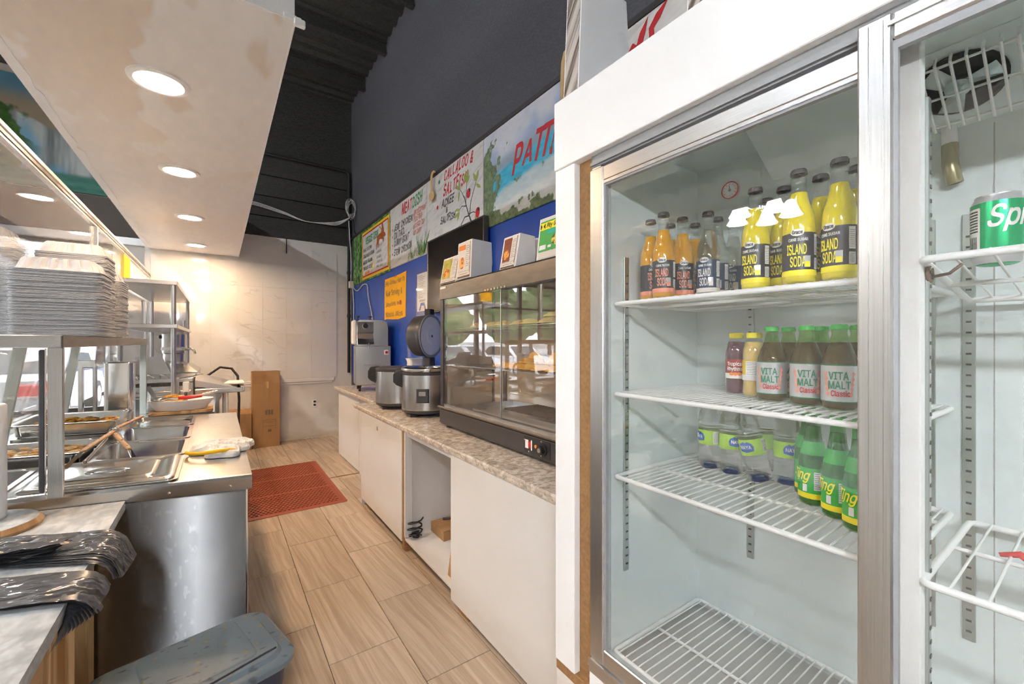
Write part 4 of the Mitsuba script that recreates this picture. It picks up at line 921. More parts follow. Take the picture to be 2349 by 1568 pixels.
def cooker(x, y, label, lid_open):
    t = thing('rice_cooker', label, 'rice cooker')
    part(t, 'base', lathe([(0, .922), (.175, .922), (.198, .935), (.202, .955), (0, .955)], 40, (x, y, 0)), 'dark_plastic', 40)
    for a in (20, 110, 200, 290):
        ca, sa = math.cos(math.radians(a)), math.sin(math.radians(a))
        part(t, 'foot', put(box(-.03, .03, -.02, .02, .9, .924, .003), trimesh.transformations.translation_matrix((x + .15 * ca, y + .15 * sa, 0))), 'dark_plastic')
    part(t, 'drum', lathe([(.200, .955), (.203, .965), (.203, 1.235), (.200, 1.245)], 48, (x, y, 0)), 'steel_upright', 40, label='brushed steel drum')
    part(t, 'band', lathe([(.203, 1.235), (.207, 1.240), (.207, 1.258), (.20, 1.262)], 40, (x, y, 0)), 'dark_plastic', 40)
    a = math.radians(215)      # handle towards the aisle and the far side
    for s, nm in ((1, 'handle'), (-1, 'handle')):
        M = trimesh.transformations.rotation_matrix(math.radians(148 if s > 0 else -32), (0, 0, 1)); M[:3, 3] = (x, y, 0)
        g = hull([(.19, sy * .075, zz) for sy in (-1, 1) for zz in (1.13, 1.275)] + [(.262, sy * .06, zz) for sy in (-1, 1) for zz in (1.175, 1.235)] + [(.24, sy * .06, 1.272) for sy in (-1, 1)] + [(.235, sy * .07, 1.15) for sy in (-1, 1)])
        part(t, nm, put(g, M), 'black_plastic')
    if not lid_open:
        part(t, 'rim', lathe([(.205, 1.260), (.202, 1.268), (.19, 1.272), (0, 1.272)], 40, (x, y, 0)), 'dark_plastic', 40)
        return t
    part(t, 'rim', lathe([(.206, 1.262), (.210, 1.272), (.208, 1.288), (.196, 1.296), (.18, 1.292), (.178, 1.262)], 48, (x, y, 0)), 'steel_bright', 40, label='shiny steel rim')
    part(t, 'inner_pot', lathe([(.178, 1.285), (.172, 1.27), (.168, 1.0), (0, .99)], 36, (x, y, 0)), 'steel_pan', 40)
    k = part(t, 'control_panel', put(cat([hull([(.205, sy * .05, zz) for sy in (-1, 1) for zz in (1.02, 1.13)] + [(.22, sy * .042, zz) for sy in (-1, 1) for zz in (1.03, 1.12)])]), trimesh.transformations.translation_matrix((x, y, 0)) @ trimesh.transformations.rotation_matrix(math.radians(238), (0, 0, 1))), 'dark_plastic')
    part(k, 'switch', put(box(.218, .226, -.028, .028, 1.075, 1.112, .004), trimesh.transformations.translation_matrix((x, y, 0)) @ trimesh.transformations.rotation_matrix(math.radians(238), (0, 0, 1))), 'grey_plastic')
    n = np.array([.55, -.835, .0]); n /= np.linalg.norm(n); c = np.array([1.530, 3.420, 1.552])
    M = frame(c, np.cross([0, 0, 1], n), (0, 0, 1))
    if (M[:3, 2] @ n) < 0: M = frame(c, -np.cross([0, 0, 1], n), (0, 0, 1))
    lk = part(t, 'lid', put(lathe([(.192, .0), (.196, -.012), (.190, -.03), (.182, -.05), (.175, -.13), (.15, -.16), (.08, -.172), (0, -.174)], 48), M), 'dark_plastic', 45, label='dark domed lid standing open')
    part(lk, 'seal_ring', put(lathe([(.192, .0), (.188, .006), (.172, .006), (.168, .0), (.168, -.01)], 48), M), 'grey_plastic', 45)
    part(lk, 'inner_plate', put(lathe([(.170, -.004), (.165, .002), (.07, .004), (.068, .0065), (.03, .0065), (0, .0065)], 40), M), 'white_gloss', 40, label='white inner lid plate')
    part(lk, 'steam_vent', put(lathe([(0, .0085), (.012, .0085), (.012, .006)], 12), M), 'ink_brown')
    part(lk, 'latch', put(cat([box(-.035, .035, .185, .235, -.05, .01, .005)]), M), 'black_plastic')
    part(t, 'hinge', put(cat([box(-.045, .045, -.262, -.185, -.06, .012, .006)]), M), 'dark_plastic')
    return t
cooker(1.372, 3.80, 'closed steel rice cooker, standing next to the juice press', False)
cooker(1.425, 3.28, 'large steel rice cooker with its lid open, next to the warming cabinet', True)
t = thing('blender', 'white based blender jug standing behind the rice cookers', 'blender')
part(t, 'base', loft([ring(1.56, 1.72, 4.00, 4.14, .02, .90), ring(1.575, 1.705, 4.01, 4.13, .02, 1.30), ring(1.56, 1.71, 4.0, 4.14, .02, 1.335)]), 'white_paint', 40)
part(t, 'jug', loft([ring(1.58, 1.70, 4.015, 4.125, .02, 1.335), ring(1.57, 1.71, 4.00, 4.135, .03, 1.52)]), 'pane', 40)

# ================================================================ LEFT SIDE: serving line
def sk_(m):
    """The serving line stands a little askew to the aisle: its cross direction falls back towards the customer side."""
    m = m.copy(); v = np.array(m.vertices); v[:, 1] += 0.20 * (0.127 - v[:, 0]); m.vertices = v; return m
SY0, SY1 = 2.243, 4.30
openings = [(-.655, -.150, 2.265, 2.745), (-.52, -.150, 2.79, 3.225), (-.52, -.150, 3.27, 3.745), (-.52, -.150, 3.79, 4.235), (-1.00, -.56, 2.79, 3.225), (-1.0, -.70, 2.265, 2.745)]
st = thing('serving_counter', 'stainless steel hot serving counter with sunken food pans', 'counter')
top = sg.box(-1.06, SY0 + .018, .127, SY1)
for o in openings: top = top.difference(sg.box(o[0], o[2], o[1], o[3]))
part(st, 'top', sk_(moved(trimesh.creation.extrude_polygon(top, .012, engine='earcut'), (0, 0, .888))), 'steel')
part(st, 'front_lip', sk_(prism([(SY0 + .02, .832), (SY0 + .003, .834), (SY0, .842), (SY0, .888), (SY0 + .006, .897), (SY0 + .02, .9001)], 0, -1.06, .1268)), 'steel', 30)
part(st, 'side_lip', box(.108, .127, SY0 + .02, SY1, .834, .888, .004), 'steel')
for xx in (-.17, .045): part(st, 'rivet', sk_(put(lathe([(.006, 0), (.005, .003), (0, .004)], 10), frame((xx, SY0 + .0005, .858), (1, 0, 0), (0, 0, 1)))), 'steel_bright')
fp = box(-.62, .112, -.003, .003, .03, .834); v_ = np.array(fp.vertices)
fp.vertices = np.column_stack([v_[:, 0], v_[:, 1] + 2.310 + .04 * (.112 - v_[:, 0]), v_[:, 2]])
fp = trimesh.Trimesh(np.array(fp.vertices)[fp.faces].reshape(-1, 3), np.arange(36).reshape(-1, 3), process=False)
part(st, 'front_panel', fp, 'steel_brushed', uv=np.column_stack([np.array(fp.vertices)[:, 2], np.array(fp.vertices)[:, 0]]), label='scuffed brushed steel front panel')
part(st, 'side_panel', box(.104, .110, 2.306, SY1, .03, .834), 'steel_panel')
part(st, 'corner_edge', box(.104, .114, 2.292, 2.306, .03, .836, .002), 'steel_bright')
part(st, 'inner_shelf', sk_(box(-1.05, .10, SY0 + .13, SY1, .45, .46)), 'dark_metal')
part(st, 'back_panel', sk_(box(-1.06, -1.05, SY0, SY1, .03, .888)), 'steel_panel')

def pan(x0, x1, y0, y1, z, depth, label, m='steel_pan', mi_=None, r=.035):
    t = thing('food_pan', label, 'food pan', None)
    rr = [ring(x0 - .0, x1 + .0, y0, y1, r, z - .006), ring(x0 - .004, x1 + .004, y0 - .004, y1 + .004, r, z), ring(x0 + .016, x1 - .016, y0 + .016, y1 - .016, r, z + .001), ring(x0 + .021, x1 - .021, y0 + .021, y1 - .021, r, z - .006),
          ring(x0 + .03, x1 - .03, y0 + .03, y1 - .03, r, z - depth + .012), ring(x0 + .04, x1 - .04, y0 + .04, y1 - .04, r, z - depth)]
    part(t, 'pan', sk_(loft(rr, False, True)), m, 40)
    part(t, 'outer_wall', sk_(loft([ring(x0 + .019, x1 - .019, y0 + .019, y1 - .019, r, z - .006), ring(x0 + .026, x1 - .026, y0 + .026, y1 - .026, r, z - depth + .008), ring(x0 + .036, x1 - .036, y0 + .036, y1 - .036, r, z - depth - .003)], False, True)), m, 40)
    return t
lidpan = pan(-.66, -.147, 2.262, 2.752, .908, .10, 'steel pan under the flat lid at the near end of the serving counter')
lid = thing('pan_cover', 'flat shiny steel pan cover with recessed handle, nearest on the serving counter', 'lid')
x0, x1, y0, y1 = -.65, -.157, 2.273, 2.742
part(lid, 'plate', sk_(loft([ring(x0, x1, y0, y1, .03, .910), ring(x0, x1, y0, y1, .03, .913), ring(x0 + .012, x1 - .012, y0 + .012, y1 - .012, .03, .919), ring(x0 + .035, x1 - .035, y0 + .035, y1 - .035, .03, .919),
     ring(x0 + .055, x1 - .055, y0 + .055, y1 - .055, .03, .913), ring(x0 + .075, x1 - .075, y0 + .075, y1 - .075, .03, .912), ring(x0 + .09, x1 - .09, y0 + .09, y1 - .09, .03, .922)])), 'steel_pan', 25)
part(lid, 'handle', sk_(cat([tube([(-.405 + .075 * math.cos(a), 2.475 + .034 * math.sin(a), .9235) for a in np.linspace(0, 2 * PI, 29)[:-1]], .003, 6, True), tube([(-.48, 2.475, .9225), (-.44, 2.475, .931), (-.37, 2.475, .931), (-.33, 2.475, .9225)], .006, 8)])), 'steel_bright', True)
p2_ = pan(-.525, -.147, 2.785, 3.23, .905, .14, 'deep steel pan with olive residue, second from the near end', 'steel_pan')
part(p2_, 'residue', sk_(loft([ring(-.485, -.187, 2.825, 3.19, .03, .780)], False, True)), 'pan_soup', label='thin yellowish liquid left in the pan')
pan(-.525, -.147, 3.265, 3.75, .905, .09, 'empty steel pan in the middle of the serving counter, behind the spatula handles')
pan(-.525, -.147, 3.785, 4.24, .905, .03, 'shallow steel pan lined with foil at the far end of the serving counter')
tin = one('foil_sheet', sk_(moved(turned(blob((0, 0, 0), (.15, .17, .006), 5, .5, 9, 3), 0), (-.336, 4.01, .885))), 'steel_bright', 'crumpled foil lying in the farthest shallow pan', 'foil', smooth=30)
pB = pan(-1.00, -.555, 2.83, 3.24, .945, .09, 'steel pan of pale saltfish mix behind the guard post', 'steel_pan')
pC = pan(-1.02, -.695, 2.262, 2.752, .905, .13, 'dark empty steel pan at the customer side, seen through the end glass', 'steel_pan')
pA = pan(-.965, -.485, 3.29, 3.80, 1.030, .075, 'raised steel pan with golden fried pieces, farthest behind the guard post', 'steel_pan')
one('pan_riser', sk_(cat([box(-.95, -.50, 3.31, 3.325, .9, .952), box(-.95, -.50, 3.765, 3.78, .9, .952), box(-.95, -.935, 3.31, 3.78, .9, .952), box(-.515, -.50, 3.31, 3.78, .9, .952)])), 'steel_pan', 'steel riser frame under the raised pan of fried pieces', 'stand')
def sky_(x, y): return y + 0.20 * (0.127 - x)
for i in range(16):
    x, y = -.87 + .095 * (i % 4) + rng.uniform(-.01, .01), 3.39 + .085 * (i // 4) + rng.uniform(-.01, .01)
    one('fried_piece', blob((x, sky_(x, y), .990 + .010 * rng.random()), (.046, .038, .018), i, .45, 5, 3), 'fried_food', 'golden brown fried piece in the raised steel pan', 'food', 'fried pieces in the raised pan', smooth=True)
fl = []
for i in range(90):
    x, y = rng.uniform(-.93, -.63), rng.uniform(2.90, 3.17)
    fl.append(turned(blob((x, sky_(x, y), .905 + .022 * rng.random()), (.022, .010, .007), i, .4, 5, 1), 0))
one('saltfish_mix', cat(fl + [sk_(loft([ring(-.965, -.59, 2.865, 3.205, .03, .900)], False, True))]), 'saltfish_food', 'pale flaked saltfish mix filling the steel pan', 'food', kind='stuff', smooth=True)

def utensil(name, label, cat_, a, b, blade, w=.016):
    """A wooden-handled tool: handle from a to b, steel shank on to blade."""
    t = thing(name, label, cat_)
    a, b, e = (np.array(q, float) for q in (a, b, blade)); d = (b - a) / np.linalg.norm(b - a)
    side = np.cross(d, [0, 0, 1]); side /= np.linalg.norm(side); up = np.cross(side, d)
    R = []
    for s, k in ((0, .55), (.06, .95), (.3, 1.0), (.55, .82), (.8, 1.0), (.97, .9), (1, .55)):
        c = a + (b - a) * s
        R.append([c + side * w * k * math.cos(q) + up * w * .62 * k * math.sin(q) for q in np.linspace(0, 2 * PI, 13)[:-1]])
    g = loft(R); part(t, 'handle', g, 'wood_handle', True, label='worn wooden handle')
    for s in (.15, .5, .85):
        part(t, 'rivet', blob(a + (b - a) * s + up * w * .62, (.004, .004, .003), 1, 0, 1, 1), 'steel_bright')
    part(t, 'hang_loop', tube([a - d * .012 + side * .012 * math.cos(q) + d * -.012 * math.sin(q) for q in np.linspace(0, 2 * PI, 15)[:-1]], .004, 6, True), 'steel_bright', True)
    sh_ = [b - d * .01, b + (e - b) * .35, e]
    part(t, 'shank', hull([sh_[0] + side * .008 + up * .002, sh_[0] - side * .008 + up * .002, sh_[0] - up * .003, sh_[2] + side * .012, sh_[2] - side * .012, sh_[2] - up * .002, sh_[2] + side * .01 + up * .002]), 'steel_bright')
    return t
utensil('spatula', 'wooden handled spatula slanting from the ring down towards the guard post', 'spatula', (-0.475, 3.2, 1.003), (-0.547, 2.9, 0.963), (-0.578, 2.76, 0.918), .014)
utensil('serving_spoon', 'wooden handled serving spoon pointing down over the soup pan', 'spoon', (-0.472, 3.18, 0.994), (-0.386, 3.0, 0.93), (-0.362, 2.96, 0.884), .014)
utensil('serving_fork', 'wooden handled tool lying along the raised pan towards the far end', 'fork', (-0.467, 3.22, 1.016), (-0.393, 3.5, 1.032), (-0.361, 3.6, 1.031), .013)
t = thing('steel_ladle', 'thin plain steel ladle handle resting across the soup pan', 'ladle')
scene[t] = ply(tube([(-0.498, 3.15, 0.974), (-0.506, 2.965, 0.954), (-0.514, 2.78, 0.933)], .007, 8), 'steel_bright', True)
t = thing('tongs', 'clear plastic tongs lying in the dark pan behind the end glass', 'tongs')
part(t, 'arm', hull([(-.86, 2.56, .92), (-.84, 2.56, .92), (-.80, 2.80, .93), (-.78, 2.80, .93), (-.85, 2.56, .935), (-.79, 2.80, .945)]), 'cable_white'); part(t, 'arm', hull([(-.83, 2.56, .92), (-.81, 2.56, .92), (-.785, 2.80, .93), (-.765, 2.80, .93), (-.82, 2.56, .935), (-.775, 2.80, .945)]), 'cable_white')

# towel on the counter
g = trimesh.creation.icosphere(subdivisions=5, radius=1.0); v = np.array(g.vertices)
out = 1 + .22 * np.sin(3 * np.arctan2(v[:, 1], v[:, 0]) + 1.0) + .10 * np.sin(7 * np.arctan2(v[:, 1], v[:, 0]))
n1 = meshkit.fbm(v * [3.2, 4.5, 2] + 9, 4, 2); fold = np.abs(np.sin(v[:, 0] * 5 + v[:, 1] * 7 + 5 * n1))
V = np.column_stack([v[:, 0] * out * .135, v[:, 1] * out * .15, np.where(v[:, 2] > 0, .004 + (.030 + .045 * n1) * np.abs(v[:, 2]) ** .6 * (.55 + .45 * fold), v[:, 2] * .003)])
V = V @ np.array([[math.cos(.35), math.sin(.35), 0], [-math.sin(.35), math.cos(.35), 0], [0, 0, 1]])
tw = trimesh.Trimesh(V + [.02, 2.80, .904], g.faces, process=False)
t = thing('cleaning_towel', 'crumpled white cleaning cloth with a yellow hem on the steel counter', 'towel')
part(t, 'cloth', tw, 'towel', True)
part(t, 'hem', tube(soft([(-.128, 2.80, .915), (-.135, 2.75, .928), (-.105, 2.68, .932), (-.055, 2.645, .936), (.0, 2.635, .940), (.05, 2.645, .938), (.075, 2.665, .93)], 4), np.interp(np.linspace(0, 1, 25), [0, .2, .8, 1], [.004, .009, .009, .004]), 8), 'towel_yellow', True, label='yellow woven hem')

# sneeze guard
gd = thing('sneeze_guard', 'steel framed glass sneeze guard carrying a shelf over the food pans', 'sneeze guard')
GX = -.512
part(gd, 'post', sk_(box(GX - .022, GX + .022, 2.198, 2.222, .90, 1.478, .002)), 'steel_upright'); part(gd, 'post', sk_(box(GX - .022, GX + .022, 4.50, 4.54, .90, 1.478, .002)), 'galvanized')
part(gd, 'shelf', sk_(box(-1.03, GX + .022, 2.185, 4.56, 1.478, 1.527, .003)), 'steel', label='deep steel shelf')
part(gd, 'shelf_end', sk_(box(GX + .0222, GX + .0245, 2.19, 4.56, 1.479, 1.526)), 'fascia_bronze')
part(gd, 'gasket', sk_(box(GX - .048, GX - .030, 2.204, 2.220, .925, 1.47, .004)), 'dark_plastic'); part(gd, 'end_rail', sk_(box(-1.05, GX - .022, 2.198, 2.222, .90, .918, .003)), 'steel_bright')
part(gd, 'end_glass', sk_(box(-1.0, GX - .03, 2.209, 2.214, .918, 1.475)), 'pane'); part(gd, 'glass_edge', sk_(box(GX - .031, GX - .028, 2.207, 2.216, .918, 1.475)), 'steel_bright')
for yy in (2.19, 3.28, 4.42):
    part(gd, 'strut', sk_(hull([(x, y, z) for z, xs in ((1.478, (-.93, -.88)), (.90, (-1.01, -.965))) for x in xs for y in (yy, yy + .03)])), 'galvanized')
part(gd, 'front_glass', sk_(hull([(-.912, 2.2, 1.475), (-.909, 2.2, 1.475), (-.995, 2.2, .915), (-.992, 2.2, .915), (-.912, 4.45, 1.475), (-.909, 4.45, 1.475), (-.995, 4.45, .915), (-.992, 4.45, .915)])), 'pane')
part(gd, 'front_rail', sk_(box(-1.05, -.955, 2.19, 4.45, .90, .93, .004)), 'galvanized')

# glass partition along the line, up to the wall
gp = thing('glass_partition', 'tall glass partition with aluminium top rail above the serving line', 'partition')
PX = -.735
part(gp, 'top_rail', cat([box(PX - .02, PX + .02, .9, BY - .02, 2.375, 2.40, .003), box(PX - .015, PX + .014, .9, BY - .02, 2.335, 2.375, .002)]), 'aluminium_level')
part(gp, 'gasket', box(PX + .0142, PX + .019, .9, BY - .02, 2.350, 2.366), 'dark_plastic')
for k, yy in enumerate((4.20, 7.10)): part(gp, 'post', box(PX - .02, PX + .02, yy, yy + .05, 1.53 if k == 0 else .9, 2.335, .003), 'aluminium')
part(gp, 'glass', box(PX - .003, PX + .003, .9, 4.20, 1.535, 2.335), 'pane'); part(gp, 'glass', box(PX - .003, PX + .003, 4.25, 7.10, 1.30, 2.335), 'pane')
one('yellow_sign', box(-.722, -.719, 5.30, 5.62, 2.02, 2.325), 'yellow_paper', 'bright yellow paper hung on the glass partition above the containers', 'sign')

# foam containers, nested upside down in stacks
def clam(w, d):
    R = []
    for ins, zz in ((.010, .000), (.0, .0004), (.0, .0042), (.012, .0046), (.022, .020), (.036, .052), (.047, .058)):
        p = rrect(-w / 2 + ins, w / 2 - ins, -d / 2 + ins, d / 2 - ins, .028, 4)
        R.append(np.column_stack([p, np.full(len(p), zz)]))
    return ply(loft(R, False, True), 'foam', 25)
def clam_top(w, d):
    """The topmost one shows its fluted walls."""
    k = 26; base = rrect(-w / 2, w / 2, -d / 2, d / 2, .028, 4)
    P = sg.Polygon(base).exterior; N = 132
    pts = np.array([P.interpolate(i / N, normalized=True).coords[0] for i in range(N)])
    cx = pts / np.linalg.norm(pts, axis=1, keepdims=True)
    flute = np.where((np.arange(N) // 3) % 2 == 0, 0.0, -.007)
    R = []
    for sc, zz, f in ((1.0, 0, 0), (1.0, .0042, 0), (.90, .0046, 0), (.87, .018, 1), (.79, .052, 1), (.74, .059, 0)):
        q = pts * sc + cx * (flute * f)[:, None]
        R.append(np.column_stack([q, np.full(N, zz)]))
    return ply(loft(R, False, True), 'foam', 35)
cw, cd = .262, .235
plain_clam, top_clam = clam(cw, cd), clam_top(cw, cd)
wide_clam, wide_top = clam(.298, cd), clam_top(.298, cd)
def stack(x, y, n, where, group, z0=1.5275, pitch=.0060, shapes=(plain_clam, top_clam)):
    for i in range(n):
        t = thing('foam_container', (f'grey foam takeaway container on top of {where}' if i == n - 1 else f'grey foam takeaway container nested in {where}'), 'food container', group if i < n - 1 else None)
        scene[t] = {**shapes[int(i == n - 1)], 'to_world': T().translate([x + rng.uniform(-.003, .003), y + rng.uniform(-.003, .003), z0 + i * pitch]).rotate([0, 0, 1], rng.uniform(-.8, .8))}
stack(-.588, 2.80, 49, 'the front stack', 'containers in the front stack', shapes=(wide_clam, wide_top))
stack(-.60, 3.10, 70, 'the tall stack behind the front one', 'containers in the tall stack behind the front one')
stack(-.585, 3.40, 54, 'the stack nearest the yellow paper', 'containers in the third stack')
stack(-.900, 2.98, 74, 'the stack at the customer side', 'containers in the stack behind the glass')

# overshelf on four legs
ov = thing('overshelf', 'two-tier stainless steel overshelf on round legs beyond the serving counter', 'shelf unit')
for zz in (2.05, 1.66):
    part(ov, 'shelf', box(-.715, -.300, 4.86, 7.08, zz - .036, zz, .004), 'steel')
for xx, yy in ((-.33, 4.89), (-.33, 7.03), (-.69, 7.03), (-.69, 4.89)):
    part(ov, 'leg', cyl((xx, yy, .90), (xx, yy, 2.02), .019, 14), 'steel_upright', 40)
# cooking equipment under it
wt = thing('worktable', 'low stainless worktable beyond the serving counter carrying the griddle', 'table')
part(wt, 'top', box(-.735, -.02, 4.48, 7.15, .86, .90, .004), 'steel'); part(wt, 'front_panel', box(-.735, -.03, 4.49, 4.51, .05, .86), 'steel_panel'); part(wt, 'side_panel', box(-.05, -.03, 4.51, 5.3, .05, .86), 'steel_panel')
gr = thing('griddle', 'stainless countertop griddle with bar handles and a front control strip', 'griddle')
part(gr, 'body', box(-.72, -.20, 5.20, 5.95, .955, 1.105, .006), 'steel'); part(gr, 'slot', box(-.70, -.235, 5.192, 5.203, 1.075, 1.10), 'ink_black'); part(gr, 'plate', box(-.72, -.20, 5.18, 5.95, 1.11, 1.15, .005), 'steel')
part(gr, 'splash_side', prism([(5.20, 1.15), (5.30, 1.28), (5.95, 1.30), (5.95, 1.15)], 0, -.72, -.715), 'steel'); part(gr, 'splash_back', prism([(-.72, 1.15), (-.72, 1.34), (-.50, 1.34), (-.42, 1.15)], 1, 5.93, 5.95), 'steel')
for xx in (-.66, -.55, -.45):
    part(gr, 'handle', tube([(xx, 5.19, 1.16), (xx, 5.16, 1.19), (xx + .04, 5.10, 1.19), (xx + .07, 5.07, 1.165)], .008, 8), 'steel_bright', True)
part(gr, 'rail', cyl((-.70, 5.17, 1.03), (-.22, 5.17, 1.03), .008, 10), 'steel_bright'); part(gr, 'rail', cyl((-.70, 5.18, .985), (-.26, 5.18, .985), .006, 10), 'steel_bright')
part(gr, 'front_strip', box(-.70, -.24, 5.185, 5.2, .965, 1.015, .003), 'steel_pan')
for xx in (-.71, -.215, -.71, -.215): part(gr, 'foot', cyl((xx, 5.23 if xx > -.5 else 5.9, .90), (xx, 5.23 if xx > -.5 else 5.9, .957), .015, 10), 'black_plastic')
dsp = thing('soap_dispenser', 'small white pump dispenser fixed at the corner of the griddle', 'dispenser'); part(dsp, 'body', box(-.275, -.225, 5.05, 5.10, 1.02, 1.12, .006), 'paper_white'); part(dsp, 'nozzle', tube([(-.25, 5.06, 1.02), (-.25, 5.04, 1.0), (-.25, 5.04, .985)], .012, 8), 'dark_plastic', True); part(dsp, 'bracket', box(-.33, -.30, 5.06, 5.09, .90, 1.16, .003), 'steel_upright')
part(dsp, 'lever', tube([(-.30, 5.07, 1.15), (-.20, 5.05, 1.17), (-.12, 5.03, 1.19)], .009, 8), 'steel_bright', True)
sn = thing('sink', 'stainless steel sink with sloping drainboard beside the end wall', 'sink')
part(sn, 'drainboard', hull([(-.19, 5.30, 1.115), (.16, 5.30, 1.02), (-.19, 5.85, 1.16), (.20, 5.85, 1.03), (-.19, 5.30, 1.05), (.17, 5.30, .985), (.21, 5.85, .99), (-.19, 5.85, 1.05)]), 'steel'); part(sn, 'apron', box(-.19, .215, 5.285, 5.30, .972, 1.022, .004), 'steel_pan')
part(sn, 'rolled_edge', cat([box(.195, .235, 5.29, 5.9, .975, 1.03, .006)]), 'steel'); part(sn, 'basin', box(-.185, -.03, 5.31, 5.85, .905, 1.03), 'steel'); part(sn, 'skirt', hull([(-.19, 5.32, .90), (.02, 5.32, .90), (-.19, 5.32, 1.0), (.055, 5.32, 1.0), (-.19, 5.84, .90), (.02, 5.84, .90), (.055, 5.84, 1.0), (-.19, 5.84, 1.0)]), 'steel_panel')
part(sn, 'panel', box(-.02, .012, 5.33, 5.84, .03, .90), 'steel_panel'); part(sn, 'leg', cyl((.065, 5.40, 0), (.065, 5.40, .985), .028, 16), 'steel_bright', 40)
one('cutting_board', box(.00, .24, 5.44, 5.80, 1.042, 1.062, .006), 'print_cream', 'cream plastic cutting board lying across the sink edge', 'cutting board')
one('black_hose', tube([(-.10, 6.2, 1.10), (.02, 6.3, 1.19), (.14, 6.3, 1.17), (.20, 6.2, 1.08), (.21, 6.1, .8), (.20, 6.05, .4), (.22, 6.0, .02)], .014, 8), 'rubber', 'black hose arching behind the sink and down to the floor', 'hose', smooth=True)
bx = thing('fryer_cabinet', 'stainless cabinet behind the griddle carrying the steel urn', 'fryer')
part(bx, 'body', box(-.72, -.19, 6.05, 6.95, .905, 1.16, .006), 'steel'); part(bx, 'sloped_back', hull([(-.72, 6.0, 1.16), (-.19, 6.0, 1.16), (-.72, 6.95, 1.16), (-.19, 6.95, 1.16), (-.72, 6.3, 1.26), (-.30, 6.3, 1.24), (-.72, 6.95, 1.26), (-.30, 6.95, 1.24)]), 'steel_pan')
ur = thing('steel_urn', 'stainless steel hot water urn with a tap under the overshelf', 'urn')
part(ur, 'body', lathe([(0, 1.265), (.10, 1.265), (.105, 1.29), (.105, 1.36), (.115, 1.37), (.120, 1.58), (.115, 1.595), (0, 1.598)], 32, (-.43, 6.45, 0)), 'steel_upright', 40)
part(ur, 'lid_knob', cyl((-.43, 6.45, 1.598), (-.43, 6.45, 1.61), .02, 12), 'black_plastic'); part(ur, 'handle', box(-.57, -.535, 6.42, 6.46, 1.54, 1.58, .006), 'black_plastic'); part(ur, 'band', lathe([(.121, 1.40), (.123, 1.41), (.123, 1.43), (.121, 1.44)], 32, (-.43, 6.45, 0)), 'paper_white', 40)
part(ur, 'tap', tube([(-.325, 6.40, 1.41), (-.27, 6.37, 1.42), (-.235, 6.35, 1.395), (-.225, 6.345, 1.36)], .013, 8), 'chrome', True)
one('steel_rod', cyl((-.36, 6.95, 1.661), (-.36, 6.95, 1.78), .014, 10), 'steel_upright', 'short steel rod standing on the middle shelf of the overshelf', 'rod')
one('steel_insert', loft([ring(-.70, -.535, 4.30, 4.46, .03, .905), ring(-.70, -.535, 4.30, 4.46, .03, 1.34), ring(-.71, -.525, 4.29, 4.47, .03, 1.35), ring(-.695, -.54, 4.305, 4.455, .03, 1.348), ring(-.69, -.545, 4.31, 4.45, .03, .95)], True, True), 'steel_bright', 'tall mirror-bright steel container seen through the guard glass', 'container', smooth=40)
t = thing('napkin_stand', 'steel upright stand beside the tall bright container at the customer side', 'stand')
part(t, 'frame', cat([box(-.88, -.855, 4.55, 4.60, .905, 1.34, .003), box(-.80, -.78, 4.55, 4.60, .905, 1.34, .003), box(-.88, -.78, 4.55, 4.60, 1.30, 1.36, .004)]), 'steel_pan'); part(t, 'tray', box(-.89, -.72, 4.53, 4.63, .903, .918), 'steel_pan')
one('steel_scoop', hull([(-.49, 4.62, .905), (-.36, 4.60, .905), (-.50, 4.64, 1.12), (-.47, 4.66, 1.13), (-.50, 4.75, .905), (-.37, 4.73, .905), (-.46, 4.62, 1.05)]), 'steel_panel', 'dark curved steel scoop standing beside the guard end post', 'scoop')
# oval dish on a wooden board
one('wooden_board', loft([ring(-.47, -.035, 4.45, 4.80, .05, .9015), ring(-.47, -.035, 4.45, 4.80, .05, .924)]), 'plywood', 'thick orange wooden board under the oval dish', 'cutting board', smooth=40)
dish = thing('oval_dish', 'white oval dish holding tongs and spoons on the wooden board', 'dish')
N = 40; an = np.arange(N) * 2 * PI / N
def oval(a, b, z): return np.column_stack([-.255 + a * np.cos(an), 4.57 + b * np.sin(an), np.full(N, z)])
scene[dish] = ply(loft([oval(.17, .10, .926), oval(.205, .135, .975), oval(.225, .15, 1.012), oval(.218, .145, 1.014), oval(.19, .12, .975), oval(.16, .09, .934)], True, True), 'paper_white', 40)
t = thing('serving_spoon', 'steel serving spoon with a red handle lying across the oval dish', 'spoon')
part(t, 'bowl', blob((-.40, 4.47, 1.03), (.055, .036, .018), 2, 0, 1, 2), 'steel_bright', True); part(t, 'shank', tube([(-.36, 4.465, 1.033), (-.26, 4.455, 1.033)], .008, 8), 'steel_bright', True); part(t, 'handle', tube([(-.27, 4.456, 1.033), (-.20, 4.45, 1.036), (-.11, 4.445, 1.045)], [.013, .017, .013], 10), 'red_plastic', True, label='red handle')
t = thing('tongs', 'steel tongs with pale scalloped grips lying in the oval dish', 'tongs')
part(t, 'arm', hull([(-.36, 4.44, 1.012), (-.06, 4.50, 1.05), (-.06, 4.515, 1.05), (-.36, 4.455, 1.012), (-.06, 4.50, 1.056), (-.36, 4.445, 1.016)]), 'steel_bright'); part(t, 'arm', hull([(-.34, 4.48, 1.012), (-.06, 4.53, 1.052), (-.06, 4.545, 1.052), (-.34, 4.495, 1.012), (-.06, 4.535, 1.058)]), 'steel_bright')
part(t, 'grip', cat([blob((-.10 + .022 * k, 4.51 + .004 * k, 1.052 + .004 * k), (.014, .014, .011), k, .05, 2, 1) for k in range(5)]), 'print_cream', True)
